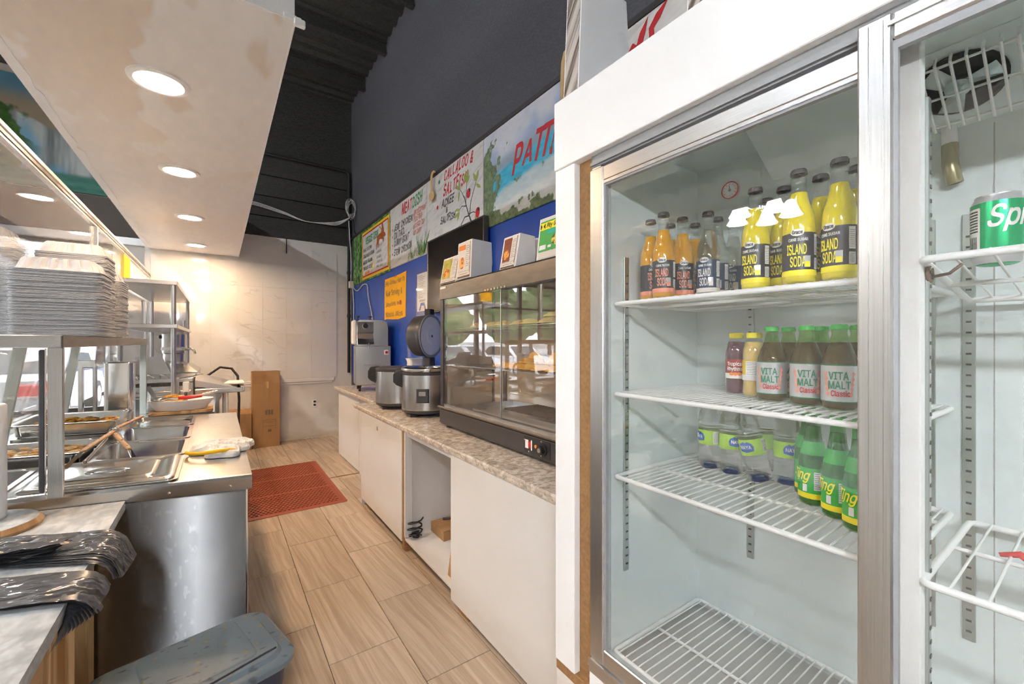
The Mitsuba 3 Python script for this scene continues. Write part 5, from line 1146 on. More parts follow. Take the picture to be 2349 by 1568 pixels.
one('brown_food_heap', blob((-.31, 4.62, 1.0), (.09, .05, .05), 6, .35, 5, 3), 'fried_food', 'brown heap of food in the far side of the oval dish', 'food', kind='stuff', smooth=True)

# cardboard boxes by the end wall
t = thing('cardboard_box', 'tall brown cardboard carton with raised flaps standing against the end wall', 'box')
part(t, 'body', box(.392, .738, 6.935, 7.185, .0, .905, .003), 'cardboard')
for a in (box(.394, .736, 6.936, 6.941, .905, 1.085), box(.394, .736, 7.178, 7.183, .905, 1.075), box(.392, .397, 6.94, 7.18, .905, 1.07), box(.733, .738, 6.94, 7.18, .905, 1.06)): part(t, 'flap', a, 'cardboard')
M = frame((.395, 6.934, 0), (1, 0, 0), (0, 0, 1))
part(t, 'tape', put(cat([rect(.14, .20, .84, .935, .0, .0008)]), M), 'plywood'); part(t, 'print', put(cat([rect(.16 + .035 * k, .185 + .035 * k, .46, .53) for k in range(3)] + [rect(.13, .29, .385, .388), rect(.13, .29, .355, .358), rect(.13, .29, .30, .303), rect(.13, .133, .25, .39), rect(.287, .29, .25, .39), rect(.19, .235, .215, .25)]), M), 'ink_brown', label='faint brown printed marks')
t = thing('cardboard_box', 'shorter cardboard box half hidden behind the steel counter', 'box')
part(t, 'body', box(.05, .385, 6.88, 7.17, .0, .50, .003), 'cardboard'); part(t, 'flap', hull([(.05, 6.88, .50), (.385, 6.88, .50), (.05, 7.02, .56), (.385, 7.02, .56), (.05, 6.88, .504), (.385, 6.88, .504), (.05, 7.02, .564)]), 'cardboard')

# red anti-fatigue mat
mt = thing('rubber_mat', 'red perforated anti-fatigue mat lying on the tiled floor in the aisle', 'mat')
m0, m1, n0, n1 = .105, 1.005, 4.135, 5.765
outer = sg.Polygon(rrect(m0, m1, n0, n1, .02))
holes = []
nx, ny = 22, 42
for i in range(nx):
    for j in range(ny):
        if j in (13, 27): continue
        cx, cy = m0 + .06 + (m1 - m0 - .12) * (i + .5 * (j % 2)) / nx, n0 + .06 + (n1 - n0 - .12) * j / (ny - 1)
        holes.append([(cx + .0125 * math.cos(a), cy + .0125 * math.sin(a)) for a in np.linspace(0, 2 * PI, 9)[:-1]])
slab = trimesh.creation.extrude_polygon(sg.Polygon(outer.buffer(-.03).exterior.coords, holes), .010, engine='earcut')
part(mt, 'grid', moved(slab, (0, 0, .0022)), 'mat_red', label='dark red perforated field')
b0 = rrect(m0, m1, n0, n1, .02, 6); b1 = rrect(m0 + .03, m1 - .03, n0 + .03, n1 - .03, .01, 6)
part(mt, 'border', loft([np.column_stack([b0, np.full(len(b0), .0022)]), np.column_stack([b0 * 1.0, np.full(len(b0), .004)]), np.column_stack([b1, np.full(len(b1), .0125)]), np.column_stack([b1, np.full(len(b1), .0022)])], False, False), 'mat_edge', label='sloping paler edge')
part(mt, 'seam_rib', cat([box(m0 + .03, m1 - .03, n0 + .06 + (n1 - n0 - .12) * j / (ny - 1) - .012, n0 + .06 + (n1 - n0 - .12) * j / (ny - 1) + .012, .0115, .0135) for j in (13, 27)]), 'mat_edge')

# grey marble laminate counter in the foreground
mc = thing('front_counter', 'grey marble-look laminate counter with a raw plywood base in the foreground', 'counter')
MZ = .848
part(mc, 'top', trimesh.convex.convex_hull(np.array([(x, y, z) for x, y in ((-.312, .62), (-.312, 2.326), (-1.35, 2.53), (-1.35, .62)) for z in (MZ - .036, MZ)])), 'grey_marble')
part(mc, 'plywood_side', box(-.372, -.352, .62, 1.62, .0, MZ - .037), 'plywood'); part(mc, 'upright', box(-.36, -.335, 1.62, 1.70, .0, MZ - .037, .003), 'plywood'); part(mc, 'upright', box(-.352, -.342, 1.32, 1.38, .0, MZ - .037, .002), 'plywood')
part(mc, 'upright', box(-.44, -.40, 2.18, 2.30, .0, MZ - .037, .002), 'plywood')
part(mc, 'inner_panel', box(-.75, -.37, 1.68, 1.70, .0, MZ - .037), 'plywood')
part(mc, 'screw', cat([cyl((-.336, 1.66, .30), (-.3335, 1.66, .30), .006, 10)]), 'steel_bright')
brd = thing('round_board', 'round grey-topped chipboard disc lying on the marble counter', 'board')
part(brd, 'top', lathe([(0, .8762), (.136, .8762), (.14, .8735)], 48, (-.672, 2.225, 0)), 'grey_marble', 40); part(brd, 'edge', lathe([(.14, .8735), (.152, .858), (.150, .8485), (0, .8485)], 48, (-.672, 2.225, 0)), 'plywood', 40, label='raw brown chipped edge')
one('paper_roll', lathe([(.0, .877), (.062, .877), (.064, .885), (.064, 1.275), (.060, 1.28), (.022, 1.28), (.02, 1.26)], 36, (-.682, 2.262, 0)), 'paper_white', 'white paper towel roll standing on the round board at the picture edge', 'paper roll', smooth=40)

# pad of black carrier bags draped over the counter edge
bg = thing('carrier_bags', 'pad of black plastic carrier bags draped over the marble counter edge', 'plastic bags')
def drape(x, y, lift):
    d = x + .312
    if d <= 0: return x, y, MZ + lift
    a = min(d / .05, 1.25)
    return -.312 + .05 * math.sin(a) + max(0, d - .0625) * math.cos(1.25) * .9 + lift * math.sin(a), y, MZ - .05 * (1 - math.cos(a)) - max(0, d - .0625) * math.sin(1.25) * .55 + lift * math.cos(a)
def sheet(p00, p10, p11, p01, lift, seed, nu=40, nv=14, wob=.010):
    """A sheet between four plan corners (left-far, right-far, right-near, left-near), laid over the edge."""
    V = []
    for i in range(nu):
        for j in range(nv):
            u, w = i / (nu - 1), j / (nv - 1)
            q = (1 - u) * ((1 - w) * np.array(p00) + w * np.array(p01)) + u * ((1 - w) * np.array(p10) + w * np.array(p11))
            h = wob * (meshkit.fbm(np.array([[q[0] * 16 + seed, q[1] * 16, seed * 1.7]]), 3, seed)[0])
            V.append(drape(q[0], q[1], lift + h))
    F = []
    for i in range(nu - 1):
        for j in range(nv - 1):
            a = i * nv + j; F += [[a, a + nv, a + nv + 1], [a, a + nv + 1, a + 1]]
    return trimesh.Trimesh(np.array(V), F, process=False)
NL = 10
for k in range(NL):
    f_ = k / (NL - 1); lift = .003 + .0012 * k; o = .028 * (1 - f_)
    m_ = 'bag_plastic' if k == NL - 1 else 'bag_edges'
    part(bg, 'sheet', sheet((-1.0, 2.235), (-.175 - o, 1.90 - o * .6), (-.205 - o, 1.70 - o), (-1.0, 2.09 - o * .4), lift, k + 1), m_, True)
    part(bg, 'sheet', sheet((-1.0, 1.93), (-.245 - o * 1.2, 1.62 + o * .8), (-.255 - o * .6, 1.46 + o * .4), (-1.0, 1.72 + o), lift * .9, k + 31), m_, True)
for k in range(6):
    part(bg, 'crumpled_handle', sheet((-.95, 2.09 - .008 * k), (-.40 + .01 * k, 1.86), (-.41, 1.80 - .004 * k), (-.95, 1.93), .008 + .006 * k, k + 60, 40, 14, .03), 'bag_plastic' if k == 5 else 'bag_edges', True)
fr = []
for k in range(14):
    a = -.9 + .10 * k
    fr.append(sheet((-.32, 1.60 - .005 * k), (-.20 - .006 * k, 1.56 - .014 * k), (-.205 - .006 * k, 1.53 - .014 * k), (-.32, 1.52 - .004 * k), -.004 - .0035 * k, k + 80, 8, 4, .006))
part(bg, 'torn_fringe', cat(fr), 'bag_edges', True, kind='stuff', label='layered fringe of cut bag edges')

# storage tote
tt = thing('storage_tote', 'dark storage tote with a stained grey-blue lid on the floor against the steel panel', 'storage tote')
A12 = math.radians(14); tz = .36
M = np.eye(4); M[:3, 0], M[:3, 1] = (math.cos(A12), math.sin(A12), 0), (-math.sin(A12), math.cos(A12), 0); M[:3, 3] = (.228, 1.815, 0)
x0, x1, y0, y1 = -.56, .0, -.10, .32
part(tt, 'body', put(loft([ring(x0 + .06, x1 - .06, y0 + .05, y1 - .05, .05, .005, 6), ring(x0 + .025, x1 - .025, y0 + .025, y1 - .025, .06, tz - .03, 6)]), M), 'tote_body', 40)
lk = part(tt, 'lid', put(loft([ring(x0 + .006, x1 - .006, y0 + .006, y1 - .006, .075, tz - .035, 7), ring(x0, x1, y0, y1, .08, tz - .03, 7), ring(x0, x1, y0, y1, .08, tz - .012, 7), ring(x0 + .012, x1 - .012, y0 + .012, y1 - .012, .075, tz - .004, 7), ring(x0 + .038, x1 - .038, y0 + .034, y1 - .034, .06, tz - .004, 7), ring(x0 + .048, x1 - .048, y0 + .044, y1 - .044, .055, tz + .010, 7)]), M), 'tote_lid', 30)
part(lk, 'raised_panel', put(loft([ring(x0 + .14, x1 - .11, y0 + .085, y1 - .05, .03, tz + .0095, 5), ring(x0 + .15, x1 - .12, y0 + .095, y1 - .058, .025, tz + .016, 5)]), M), 'tote_lid', 30)
part(lk, 'groove', put(cat([tube([(x0 + .10, y0 + .08, tz + .0105), (x1 - .36, y0 + .075, tz + .0105), (x1 - .33, y0 + .06, tz + .0105), (x1 - .27, y0 + .055, tz + .0105), (x1 - .06, y0 + .075, tz + .0105)], .004, 6)]), M), 'tote_body', True)

# ================================================================ DRINKS COOLER
fz = thing('drinks_cooler', 'white two-door sliding glass drinks cooler with aluminium door frames', 'fridge')
FX, IX0, IX1, IYL, IYR, IZ0, IZ1 = .950, .990, 1.450, .880, -.60, .550, 2.120
part(fz, 'left_wall', box(.985, 1.50, IYL, IYL + .055, .12, 2.18), 'fridge_liner', label='pale inner side wall')
part(fz, 'back_wall', box(IX1, 1.50, IYR - .05, IYL + .055, .12, 2.18), 'fridge_liner')
part(fz, 'right_wall', box(.985, 1.50, IYR - .055, IYR, .12, 2.18), 'fridge_liner')
part(fz, 'inner_ceiling', box(.985, 1.50, IYR, IYL, IZ1, 2.18), 'fridge_liner')
part(fz, 'inner_floor', box(.985, IX1, IYR, IYL, .50, IZ0 - .012), 'fridge_floor', label='grey cooler floor')
part(fz, 'back_seam', cat([box(IX1 - .0012, IX1 + .001, yy, yy + .002, IZ0, 2.0) for yy in (.155, .262)]), 'ink_grey')
part(fz, 'header', box(.942, .985, IYR - .06, 1.097, 2.082, 2.312, .002), 'white_gloss', label='broad plain white header panel')
part(fz, 'header_return', box(.985, 1.5, IYR - .06, 1.09, 2.20, 2.215), 'white_gloss')
part(fz, 'trim', box(.948, .975, 1.003, 1.097, .42, 2.082, .002), 'white_gloss', label='white vertical trim board')
part(fz, 'trim_base', cat([box(.952, 1.0, .94, 1.097, .385, .42, .002)]), 'particle_board', label='brown strip under the trim')
part(fz, 'kick_panel', box(.955, .975, IYR - .06, 1.097, .0, .385), 'print_cream')
part(fz, 'side_batten', box(.972, 1.0, .942, 1.003, .40, 2.082), 'particle_board', label='bare brown chipboard strip beside the door frame')
part(fz, 'head_channel', cat([box(.980, .991, IYR, .942, 2.022, 2.082), box(.965, .985, IYR, .942, 2.045, 2.082), box(.958, .964, IYR, .942, 2.05, 2.06)]), 'grey_plastic')
part(fz, 'frame_jamb', cat([box(.965, .985, .905, .942, .50, 2.045, .002)]), 'aluminium')
part(fz, 'sill', prism([(.955, .47), (.955, .505), (.985, .512), (.985, .47)], 1, IYR, .945), 'aluminium_level', label='aluminium sill track'); part(fz, 'sill_lip', cat([box(.950, .955, IYR, .945, .49, .515), box(.968, .971, IYR, .945, .505, .522)]), 'aluminium_level'); part(fz, 'sill_panel', box(.958, .975, IYR, .945, .40, .47), 'white_gloss')
# doors
ld = part(fz, 'door', box(.9645, .9685, .25, .885, .565, 1.990), 'pane', label='left sliding glass door')
part(ld, 'frame', cat([box(.955, .978, .886, .9415, .518, 2.035, .003), box(.9545, .9775, .892, .902, .52, 2.03)]), 'aluminium'); part(ld, 'frame', cat([box(.955, .978, .225, .886, 1.988, 2.033, .003), box(.957, .976, .225, .886, 1.980, 1.989)]), 'aluminium_level'); part(ld, 'frame', box(.955, .978, .225, .886, .520, .568, .003), 'aluminium_level')
part(ld, 'gasket', cat([box(.960, .973, .880, .887, .566, 1.982), box(.960, .973, .25, .887, 1.974, 1.981)]), 'grey_plastic')
rd = part(fz, 'door', box(.9405, .9445, -.42, .215, .565, 2.000), 'pane', label='right sliding glass door')
part(rd, 'frame', cat([box(.932, .953, .214, .262, .515, 2.058, .003), box(.9295, .9325, .226, .236, .52, 2.05), box(.9295, .9325, .246, .252, .52, 2.05)]), 'aluminium'); part(rd, 'frame', cat([box(.932, .953, -.45, .214, 2.010, 2.056, .003), box(.9295, .9325, -.45, .22, 2.035, 2.042)]), 'aluminium_level'); part(rd, 'frame', cat([box(.932, .953, -.45, .214, .515, .565, .003), box(.932, .953, -.46, -.41, .515, 2.05, .003)]), 'aluminium_level')
part(rd, 'gasket', cat([box(.937, .950, .208, .2145, .565, 2.005), box(.937, .950, -.41, .214, 1.995, 2.010)]), 'grey_plastic')
part(fz, 'mullion', box(.990, 1.02, .190, .238, .52, 2.12, .002), 'white_paint', label='white post between the two bays')
# evaporator panel with fan
ev = part(fz, 'fan_housing', hull([(1.255, y, 2.119) for y in (.615, IYR)] + [(1.449, y, 2.119) for y in (.615, IYR)] + [(1.449, y, 2.012) for y in (.615, IYR)] + [(1.43, y, 2.010) for y in (.615, IYR)]), 'fridge_liner', label='sloping evaporator housing')
sl = np.array([1.43 - 1.255, 0, 2.010 - 2.119]); sl /= np.linalg.norm(sl)
Mf = frame((1.335, .195, 2.0672), (0, -1, 0), -sl)
if Mf[2, 2] > 0: Mf = frame((1.335, .195, 2.0672), (0, 1, 0), -sl)
part(ev, 'fan_opening', put(lathe([(0, .0015), (.070, .0015), (.074, .004), (.074, -.001)], 36), Mf), 'rubber', 30)
for k in range(3):
    b = turned(hull([(.012, -.012, .004), (.062, -.030, .004), (.066, .012, .012), (.014, .012, .012), (.062, -.030, .006), (.014, .012, .014)]), 120 * k + 20)
    part(ev, 'fan_blade', put(b, Mf), 'galvanized')
part(ev, 'fan_hub', put(lathe([(.022, .002), (.022, .016), (0, .018)], 20), Mf), 'galvanized', 40)
gd_ = [tube([(-.092 + .023 * k, -.085, .012), (-.092 + .023 * k, -.085, .034), (-.092 + .023 * k, .085, .034), (-.092 + .023 * k, .085, .012)], .0028, 6) for k in range(9)]
for i, g in enumerate(gd_): part(ev, 'guard_bar', put(g, Mf), 'white_wire')
part(ev, 'guard_ring', put(cat([tube([(-.095, yy, .030), (.095, yy, .030)], .003, 6) for yy in (-.075, .0, .075)] + [tube([(.09, yy, .03), (.115, yy, .006), (.135, yy, .004)], .004, 6) for yy in (-.075, .06)]), Mf), 'white_wire', True)
part(fz, 'drain_pipe', cyl((1.425, .225, 2.012), (1.425, .223, 1.965), .014, 14), 'white_paint', 40); part(fz, 'drain_hose', tube([(1.425, .223, 1.968), (1.422, .222, 1.92), (1.428, .215, 1.875)], .015, 12), 'pan_soup', True, label='yellowed drain hose')
for x, y, z0, z1, ax in ((1.05, IYL, .785, 1.765, 'y'), (1.449, .690, .785, 1.80, 'x'), (1.449, .195, .80, 1.80, 'x'), (1.02, .19, .70, 1.93, 'm'), (1.449, .262, .80, 1.80, 'x')):
    if ax == 'y': b = box(x - .011, x + .011, y - .006, y, z0, z1, .001); sl_ = [box(x - .0045, x + .0045, y - .0075, y - .0055, z0 + .02 + .025 * k, z0 + .0245 + .025 * k) for k in range(int((z1 - z0 - .03) / .025))]
    elif ax == 'x': b = box(x - .006, x, y - .011, y + .011, z0, z1, .001); sl_ = [box(x - .0075, x - .0055, y - .0045, y + .0045, z0 + .02 + .025 * k, z0 + .0245 + .025 * k) for k in range(int((z1 - z0 - .03) / .025))]
    else: b = box(x, x + .016, y - .005, y + .001, z0, z1, .001); sl_ = [box(x + .004, x + .012, y - .0065, y - .0045, z0 + .02 + .025 * k, z0 + .026 + .025 * k) for k in range(int((z1 - z0 - .03) / .025))]
    k = part(fz, 'shelf_standard', b, 'galvanized', label='slotted metal shelf standard'); part(k, 'slots', cat(sl_), 'dark_plastic', kind='stuff')

def wire_shelf(x0, x1, y0, y1, z, label, tilt=0.0, pitch=.0212, bars=(.5,), closed=False):
    t = thing('wire_shelf', label, 'shelf')
    Z = lambda x: z + tilt * (x - x0)
    r = .0065; c = .012
    part(t, 'frame', tube([(x0 + c, y0, Z(x0)), (x1 - c, y0, Z(x1)), (x1, y0 + c, Z(x1)), (x1, y1 - c, Z(x1)), (x1 - c, y1, Z(x1)), (x0 + c, y1, Z(x0)), (x0 + .003, y1 - .003, Z(x0)), (x0, y1 - c, Z(x0)), (x0, y0 + c, Z(x0)), (x0 + .003, y0 + .003, Z(x0))], r, 10, True), 'white_wire', 50)
    for b in bars:
        xb = x0 + b * (x1 - x0); part(t, 'cross_bar', tube([(xb, y0, Z(xb) - .004), (xb, y1, Z(xb) - .004)], .0045, 8), 'white_wire', 50)
    y = y1 - pitch * .8
    while y > y0 + pitch * .4:
        part(t, 'rod', tube([(x0 - .002, y, Z(x0) + .004), (x0 + .004, y, Z(x0) + .0062), (x1 - .004, y, Z(x1) + .0062)], .0023, 6), 'white_wire', True); y -= pitch
    return t
LZ = (1.615, 1.342, 1.092)
wire_shelf(.990, 1.435, .222, .868, LZ[0], 'top white wire shelf of the left cooler bay holding soda bottles', pitch=.0205, bars=(.35, .7))
wire_shelf(.990, 1.435, .222, .868, LZ[1], 'middle white wire shelf of the left cooler bay holding malt bottles', bars=(.35, .7))
wire_shelf(.990, 1.435, .222, .868, LZ[2], 'lower white wire shelf of the left cooler bay holding water bottles', bars=(.42, .8))
wire_shelf(.990, 1.440, .222, .872, .560, 'lowest wire shelf lying on the floor of the left cooler bay', pitch=.0235, bars=(.45,))
rt = wire_shelf(.985, 1.40, -.53, .188, 1.640, 'slightly tilted wire shelf of the right cooler bay holding the green can', tilt=-.11, pitch=.043, bars=(.5,))
wire_shelf(.985, 1.405, -.53, .188, 1.090, 'empty lower wire shelf of the right cooler bay with a red tie', pitch=.043, bars=(.55,))
one('red_tie', tube([(1.225, .125, 1.094), (1.225, .10, 1.104), (1.224, .075, 1.086), (1.226, .05, 1.102), (1.225, .02, 1.088), (1.225, -.03, 1.10), (1.225, -.08, 1.09)], [.004, .007, .007, .007, .007, .007, .004], 8), 'red_cord', 'red twisted tie wound along the lower right wire shelf', 'tie', smooth=True)
one('wire_tie', cat([tube([(1.03 + .016 * math.cos(a), .186, 1.620 + .014 * math.sin(a)) for a in np.linspace(0, 2 * PI, 12)], .003, 6), tube([(1.04, .188, 1.615), (1.05, .165, 1.62), (1.055, .15, 1.635)], .003, 6)]), 'ink_brown', 'rusty wire tie holding up the corner of the tilted shelf', 'wire', smooth=True)
# thermometer on the back wall
th = thing('thermometer', 'round red-rimmed dial thermometer on the cooler back wall', 'thermometer')
Mt = frame((IX1 - .001, .757, 2.022), (0, -1, 0), (0, 0, 1))
part(th, 'rim', put(lathe([(.0265, 0), (.029, .002), (.0295, .007), (.0275, .009), (.0265, .006)], 32), Mt), 'red_plastic', 40, label='red rim'); part(th, 'face', put(lathe([(0, .005), (.026, .005)], 32), Mt), 'paper_white')
part(th, 'ticks', put(cat([turned(rect(-.0006, .0006, .018, .022, .0055, .0004), 30 * k) for k in range(12)] + [turned(rect(-.0008, .0008, -.004, .016, .0058, .0005), 8)]), Mt), 'ink_black'); part(th, 'hub', put(lathe([(.005, .0055), (.005, .0075), (0, .0075)], 14), Mt), 'grey_plastic')

# ---------------------------------------------------------------- bottles
def shared(mesh, m, smooth=True): return ply(mesh, m, smooth)
def lab(R, a0, a1, z0, z1, m, n=20, d=.0):
    v, f = [], []
    for i in range(n + 1):
        a = a0 + (a1 - a0) * i / n
        for z in (z0, z1): v.append(((R + d) * math.cos(a), (R + d) * math.sin(a), z))
    for i in range(n): f += [[2 * i, 2 * i + 2, 2 * i + 3], [2 * i, 2 * i + 3, 2 * i + 1]]
    return trimesh.Trimesh(np.array(v), f, process=False)
def wtext(s, h, R, a0, z, width=None, bold=True, slant=0.0):
    m = text(s, h, bold, slant, width, depth=.0005); w = m.bounds[1][0]
    g = m.subdivide_to_size(.008) if w > .02 else m
    return wrap(moved(g, (-w / 2, z, .0004)), R, a0)
def wrect(x0, x1, z0, z1, R, a0, d=.0005):
    n = max(2, int((x1 - x0) / .005)); v, f = [], []
    return lab(R + d, a0 + x0 / R, a0 + x1 / R, z0, z1, None, n)
caps = lambda R, z: lathe([(R, z - .010), (R + .0022, z - .011), (R + .0018, z - .004), (R, z), (0, z + .0008)], 24)
bot = {}
# cane sugar soda: long-necked clear bottle, neck label line, front of the label at angle 0
def soda_set(liq, lab_mat, word_mat, band_mat):
    R = .0305
    glass = [(0, .001), (.024, .0), (.0295, .004), (R, .012), (R, .118), (.0302, .130), (.0286, .144), (.0252, .158), (.0205, .173), (.0168, .190), (.0148, .208), (.0138, .219), (.0152, .222), (.0152, .229), (.0132, .232), (.0132, .243)]
    inner = [(0, .003), (.0235, .003), (.0287, .006), (.0296, .013), (.0296, .1175), (.0293, .1295), (.0277, .1435), (.0243, .1575), (.0196, .1725), (.0160, .1895), (.0150, .198), (0, .1985)]
    L0, L1 = .020, .108
    d = [('glass', shared(lathe(glass, 28), 'clear_bottle'), None), ('liquid', shared(lathe(inner, 28), liq), None), ('cap', shared(caps(.0138, .249), 'dark_metal', 30), None),
         ('label', shared(lab(R + .0004, -1.75, 1.75, L0, L1, None), lab_mat), 'dark printed label'),
         ('band', shared(lab(R + .0008, -1.75, 1.75, L0 - .003, L0 + .009, None), band_mat), None)]
    a = R + .0006
    d.append(('lettering', shared(cat([wtext('ISLAND', .021, a, -.05, .062, .036), wtext('SODA', .021, a, .02, .036, .028)]), word_mat, False), None))
    d.append(('lettering', shared(cat([wtext('CANE SUGAR', .006, a, .05, .090, .036)]), 'lettering_white', False), None))
    oval_ = wrap(moved(poly2([(.012 * math.cos(q), .0075 * math.sin(q)) for q in np.linspace(0, 2 * PI, 20)[:-1]], 0, .0006).subdivide_to_size(.006), (0, .108, .0004)), a, .0)
    d.append(('emblem', shared(oval_, 'lettering_white', False), 'white oval brand mark'))
    d.append(('lettering', shared(wtext('Grace', .0075, a + .0009, .0, .1048, .019), 'ink_black', False), None))
    d.append(('nutrition_panel', shared(cat([wrect(.034, .047, .060, .104, a, 0), wrect(.034, .047, .030, .054, a, 0)]), 'lettering_white'), None))
    d.append(('print_lines', shared(cat([wrect(.035, .046, .064 + .004 * k, .0655 + .004 * k, a, 0, .0009) for k in range(9)] + [wrect(.036 + .0016 * k, .0368 + .0016 * k, .032, .052, a, 0, .0009) for k in range(6)]), 'ink_grey'), None))
    d.append(('picture', shared(wrect(.012, .024, .034, .058, a, 0, .0010), 'label_silver'), None)); d.append(('picture', shared(wrect(.013, .023, .034, .046, a, 0, .0014), band_mat), None))
    return d
bot['yellow'] = soda_set('soda_yellow', 'label_black', 'lettering_yellow', 'lettering_yellow')
bot['orange'] = soda_set('soda_orange', 'label_black', 'lettering_salmon', 'lettering_salmon')
bot['clear'] = soda_set('soda_clear', 'label_navy', 'print_cream', 'print_cream')
def malt_set():
    R = .0335
    out = [(0, .001), (.027, .0), (.0325, .004), (R, .012), (R, .098), (.0315, .112), (.025, .132), (.0175, .152), (.0145, .165), (.0138, .172), (.015, .174), (.0145, .182)]
    ins = [(r - .0012 if r > .002 else 0, z + (.003 if z < .02 else 0)) for r, z in out[:7]] + [(.0176, .148), (0, .1485)]
    a = R + .0006
    gr_ = wrap(cat([poly2([(sx * (.021 + .007 * t_ / 5), .030 + .011 * t_), (sx * (.0255 + .007 * t_ / 5), .036 + .011 * t_), (sx * (.021 + .007 * t_ / 5), .042 + .011 * t_), (sx * (.0175 + .007 * t_ / 5), .036 + .011 * t_)][::sx], 0, .0004) for t_ in range(5) for sx in (-1, 1)]), R + .0005, 0)
    return [('glass', shared(lathe(out, 28), 'malt_bottle'), None), ('liquid', shared(lathe(ins, 28), 'malt_dark'), None), ('cap', shared(caps(.0145, .188), 'label_green', 30), None),
            ('label', shared(lab(R + .0003, -1.5, 1.5, .020, .098, None), 'label_silver'), 'silver label'), ('label_edge', shared(cat([lab(R + .0006, -1.5, 1.5, .0185, .0205, None), lab(R + .0006, -1.5, 1.5, .0975, .0995, None)]), 'lettering_green'), None),
            ('grain_ear', shared(gr_, 'lettering_salmon', False), 'orange grain ears'),
            ('lettering', shared(cat([wtext('VITA', .016, a + .0006, -.05, .068, .036), wtext('MALT', .016, a + .0006, .0, .048, .040)]), 'lettering_green', False), None),
            ('lettering', shared(wtext('Classic', .012, a + .0006, .05, .032, .034), 'paint_red', False), None)]
bot['malt'] = malt_set()
def juice_set(liq, lm, wm, words):
    R = .0285
    out = [(0, .001), (.022, 0), (.027, .004), (R, .014), (.0275, .05), (.0272, .07), (.028, .105), (R, .118), (.0265, .132), (.021, .150), (.0175, .158), (.0175, .168)]
    ins = [(r - .0012 if r > .002 else 0, z + (.003 if z < .02 else 0)) for r, z in out[:9]] + [(.0196, .149), (0, .150)]
    a = R + .0006
    d = [('glass', shared(lathe(out, 28), 'clear_bottle'), None), ('liquid', shared(lathe(ins, 28), liq), None), ('cap', shared(lathe([(.0185, .160), (.019, .161), (.019, .173), (.0175, .175), (0, .1752)], 24), 'lettering_yellow', 30), 'yellow screw cap'),
         ('label', shared(lab(R + .0003, -1.6, 1.6, .045, .100, None), lm), None), ('label_band', shared(lab(R + .0006, -1.6, 1.6, .045, .060, None), 'print_cream'), None)]
    if words:
        d.append(('lettering', shared(cat([wtext('Tropical', .010, a, .02, .082, .042), wtext('Rhythms', .010, a, .02, .068, .042)]), 'lettering_white', False), None)); d.append(('picture', shared(wrap(cat([moved(poly2([(.006 * math.cos(q), .005 * math.sin(q)) for q in np.linspace(0, 2 * PI, 10)[:-1]], 0, .0005), (xx, .058, .0008)) for xx in (-.008, .002, .012)]), a, 0), wm, False), None))
    else:
        d.append(('nutrition_panel', shared(wrect(-.016, .016, .058, .097, a, -.2), 'lettering_white'), None)); d.append(('print_lines', shared(cat([wrect(-.014, .012, .061 + .0045 * k, .0625 + .0045 * k, a, -.2, .0009) for k in range(8)]), 'ink_grey'), None))
    return d
bot['purple'] = juice_set('juice_purple', 'label_maroon', 'paint_orange', True)
bot['tan'] = juice_set('juice_yellow', 'paint_yellow', 'paint_orange', False)
def water_set():
    R = .0325; out = [(0, .004), (.012, .003), (.024, .0), (.030, .004)]
    z = .010
    while z < .070: out += [(R, z), (R, z + .0035), (R - .0032, z + .0055), (R - .0032, z + .007)]; z += .009
    out += [(R - .001, .074), (R - .001, .122)]; z = .126
    while z < .150: out += [(R, z), (R - .002, z + .004)]; z += .008
    out += [(R, .155), (.029, .175), (.018, .195), (.0125, .202), (.0125, .212)]
    a = R + .0005
    hexa = wrap(moved(poly2([(-.021, .0), (-.019, -.011), (0, -.015), (.019, -.011), (.021, 0), (.017, .009), (.006, .015), (0, .012), (-.006, .015), (-.017, .009)], 0, .0005).subdivide_to_size(.006), (0, .100, .0003)), a, 0)
    return [('bottle', shared(lathe(out, 32), 'clear_liquid', 40), None), ('base_tint', shared(lathe([(0, .0045), (.018, .0045), (.012, .012), (0, .014)], 20), 'blue_plastic'), 'bluish moulded foot'),
            ('label', shared(lab(R + .0002, -PI, PI, .076, .121, None, 40), 'label_lime'), 'bright lime green label'), ('emblem', shared(hexa, 'lettering_blue', False), 'blue brand shield'),
            ('lettering', shared(wtext('NAYA', .010, a + .0009, .0, .095, .030), 'lettering_white', False), None), ('nutrition_panel', shared(wrect(.045, .068, .080, .117, a, 0), 'lettering_white'), None), ('print_lines', shared(cat([wrect(.047 + .003 * k, .0485 + .003 * k, .082, .115, a, 0, .0009) for k in range(7)]), 'ink_grey'), None),
            ('cap', shared(lathe([(.0145, .205), (.015, .206), (.015, .219), (.013, .221), (0, .2212)], 20), 'paper_white', 30), None)]
bot['water'] = water_set()
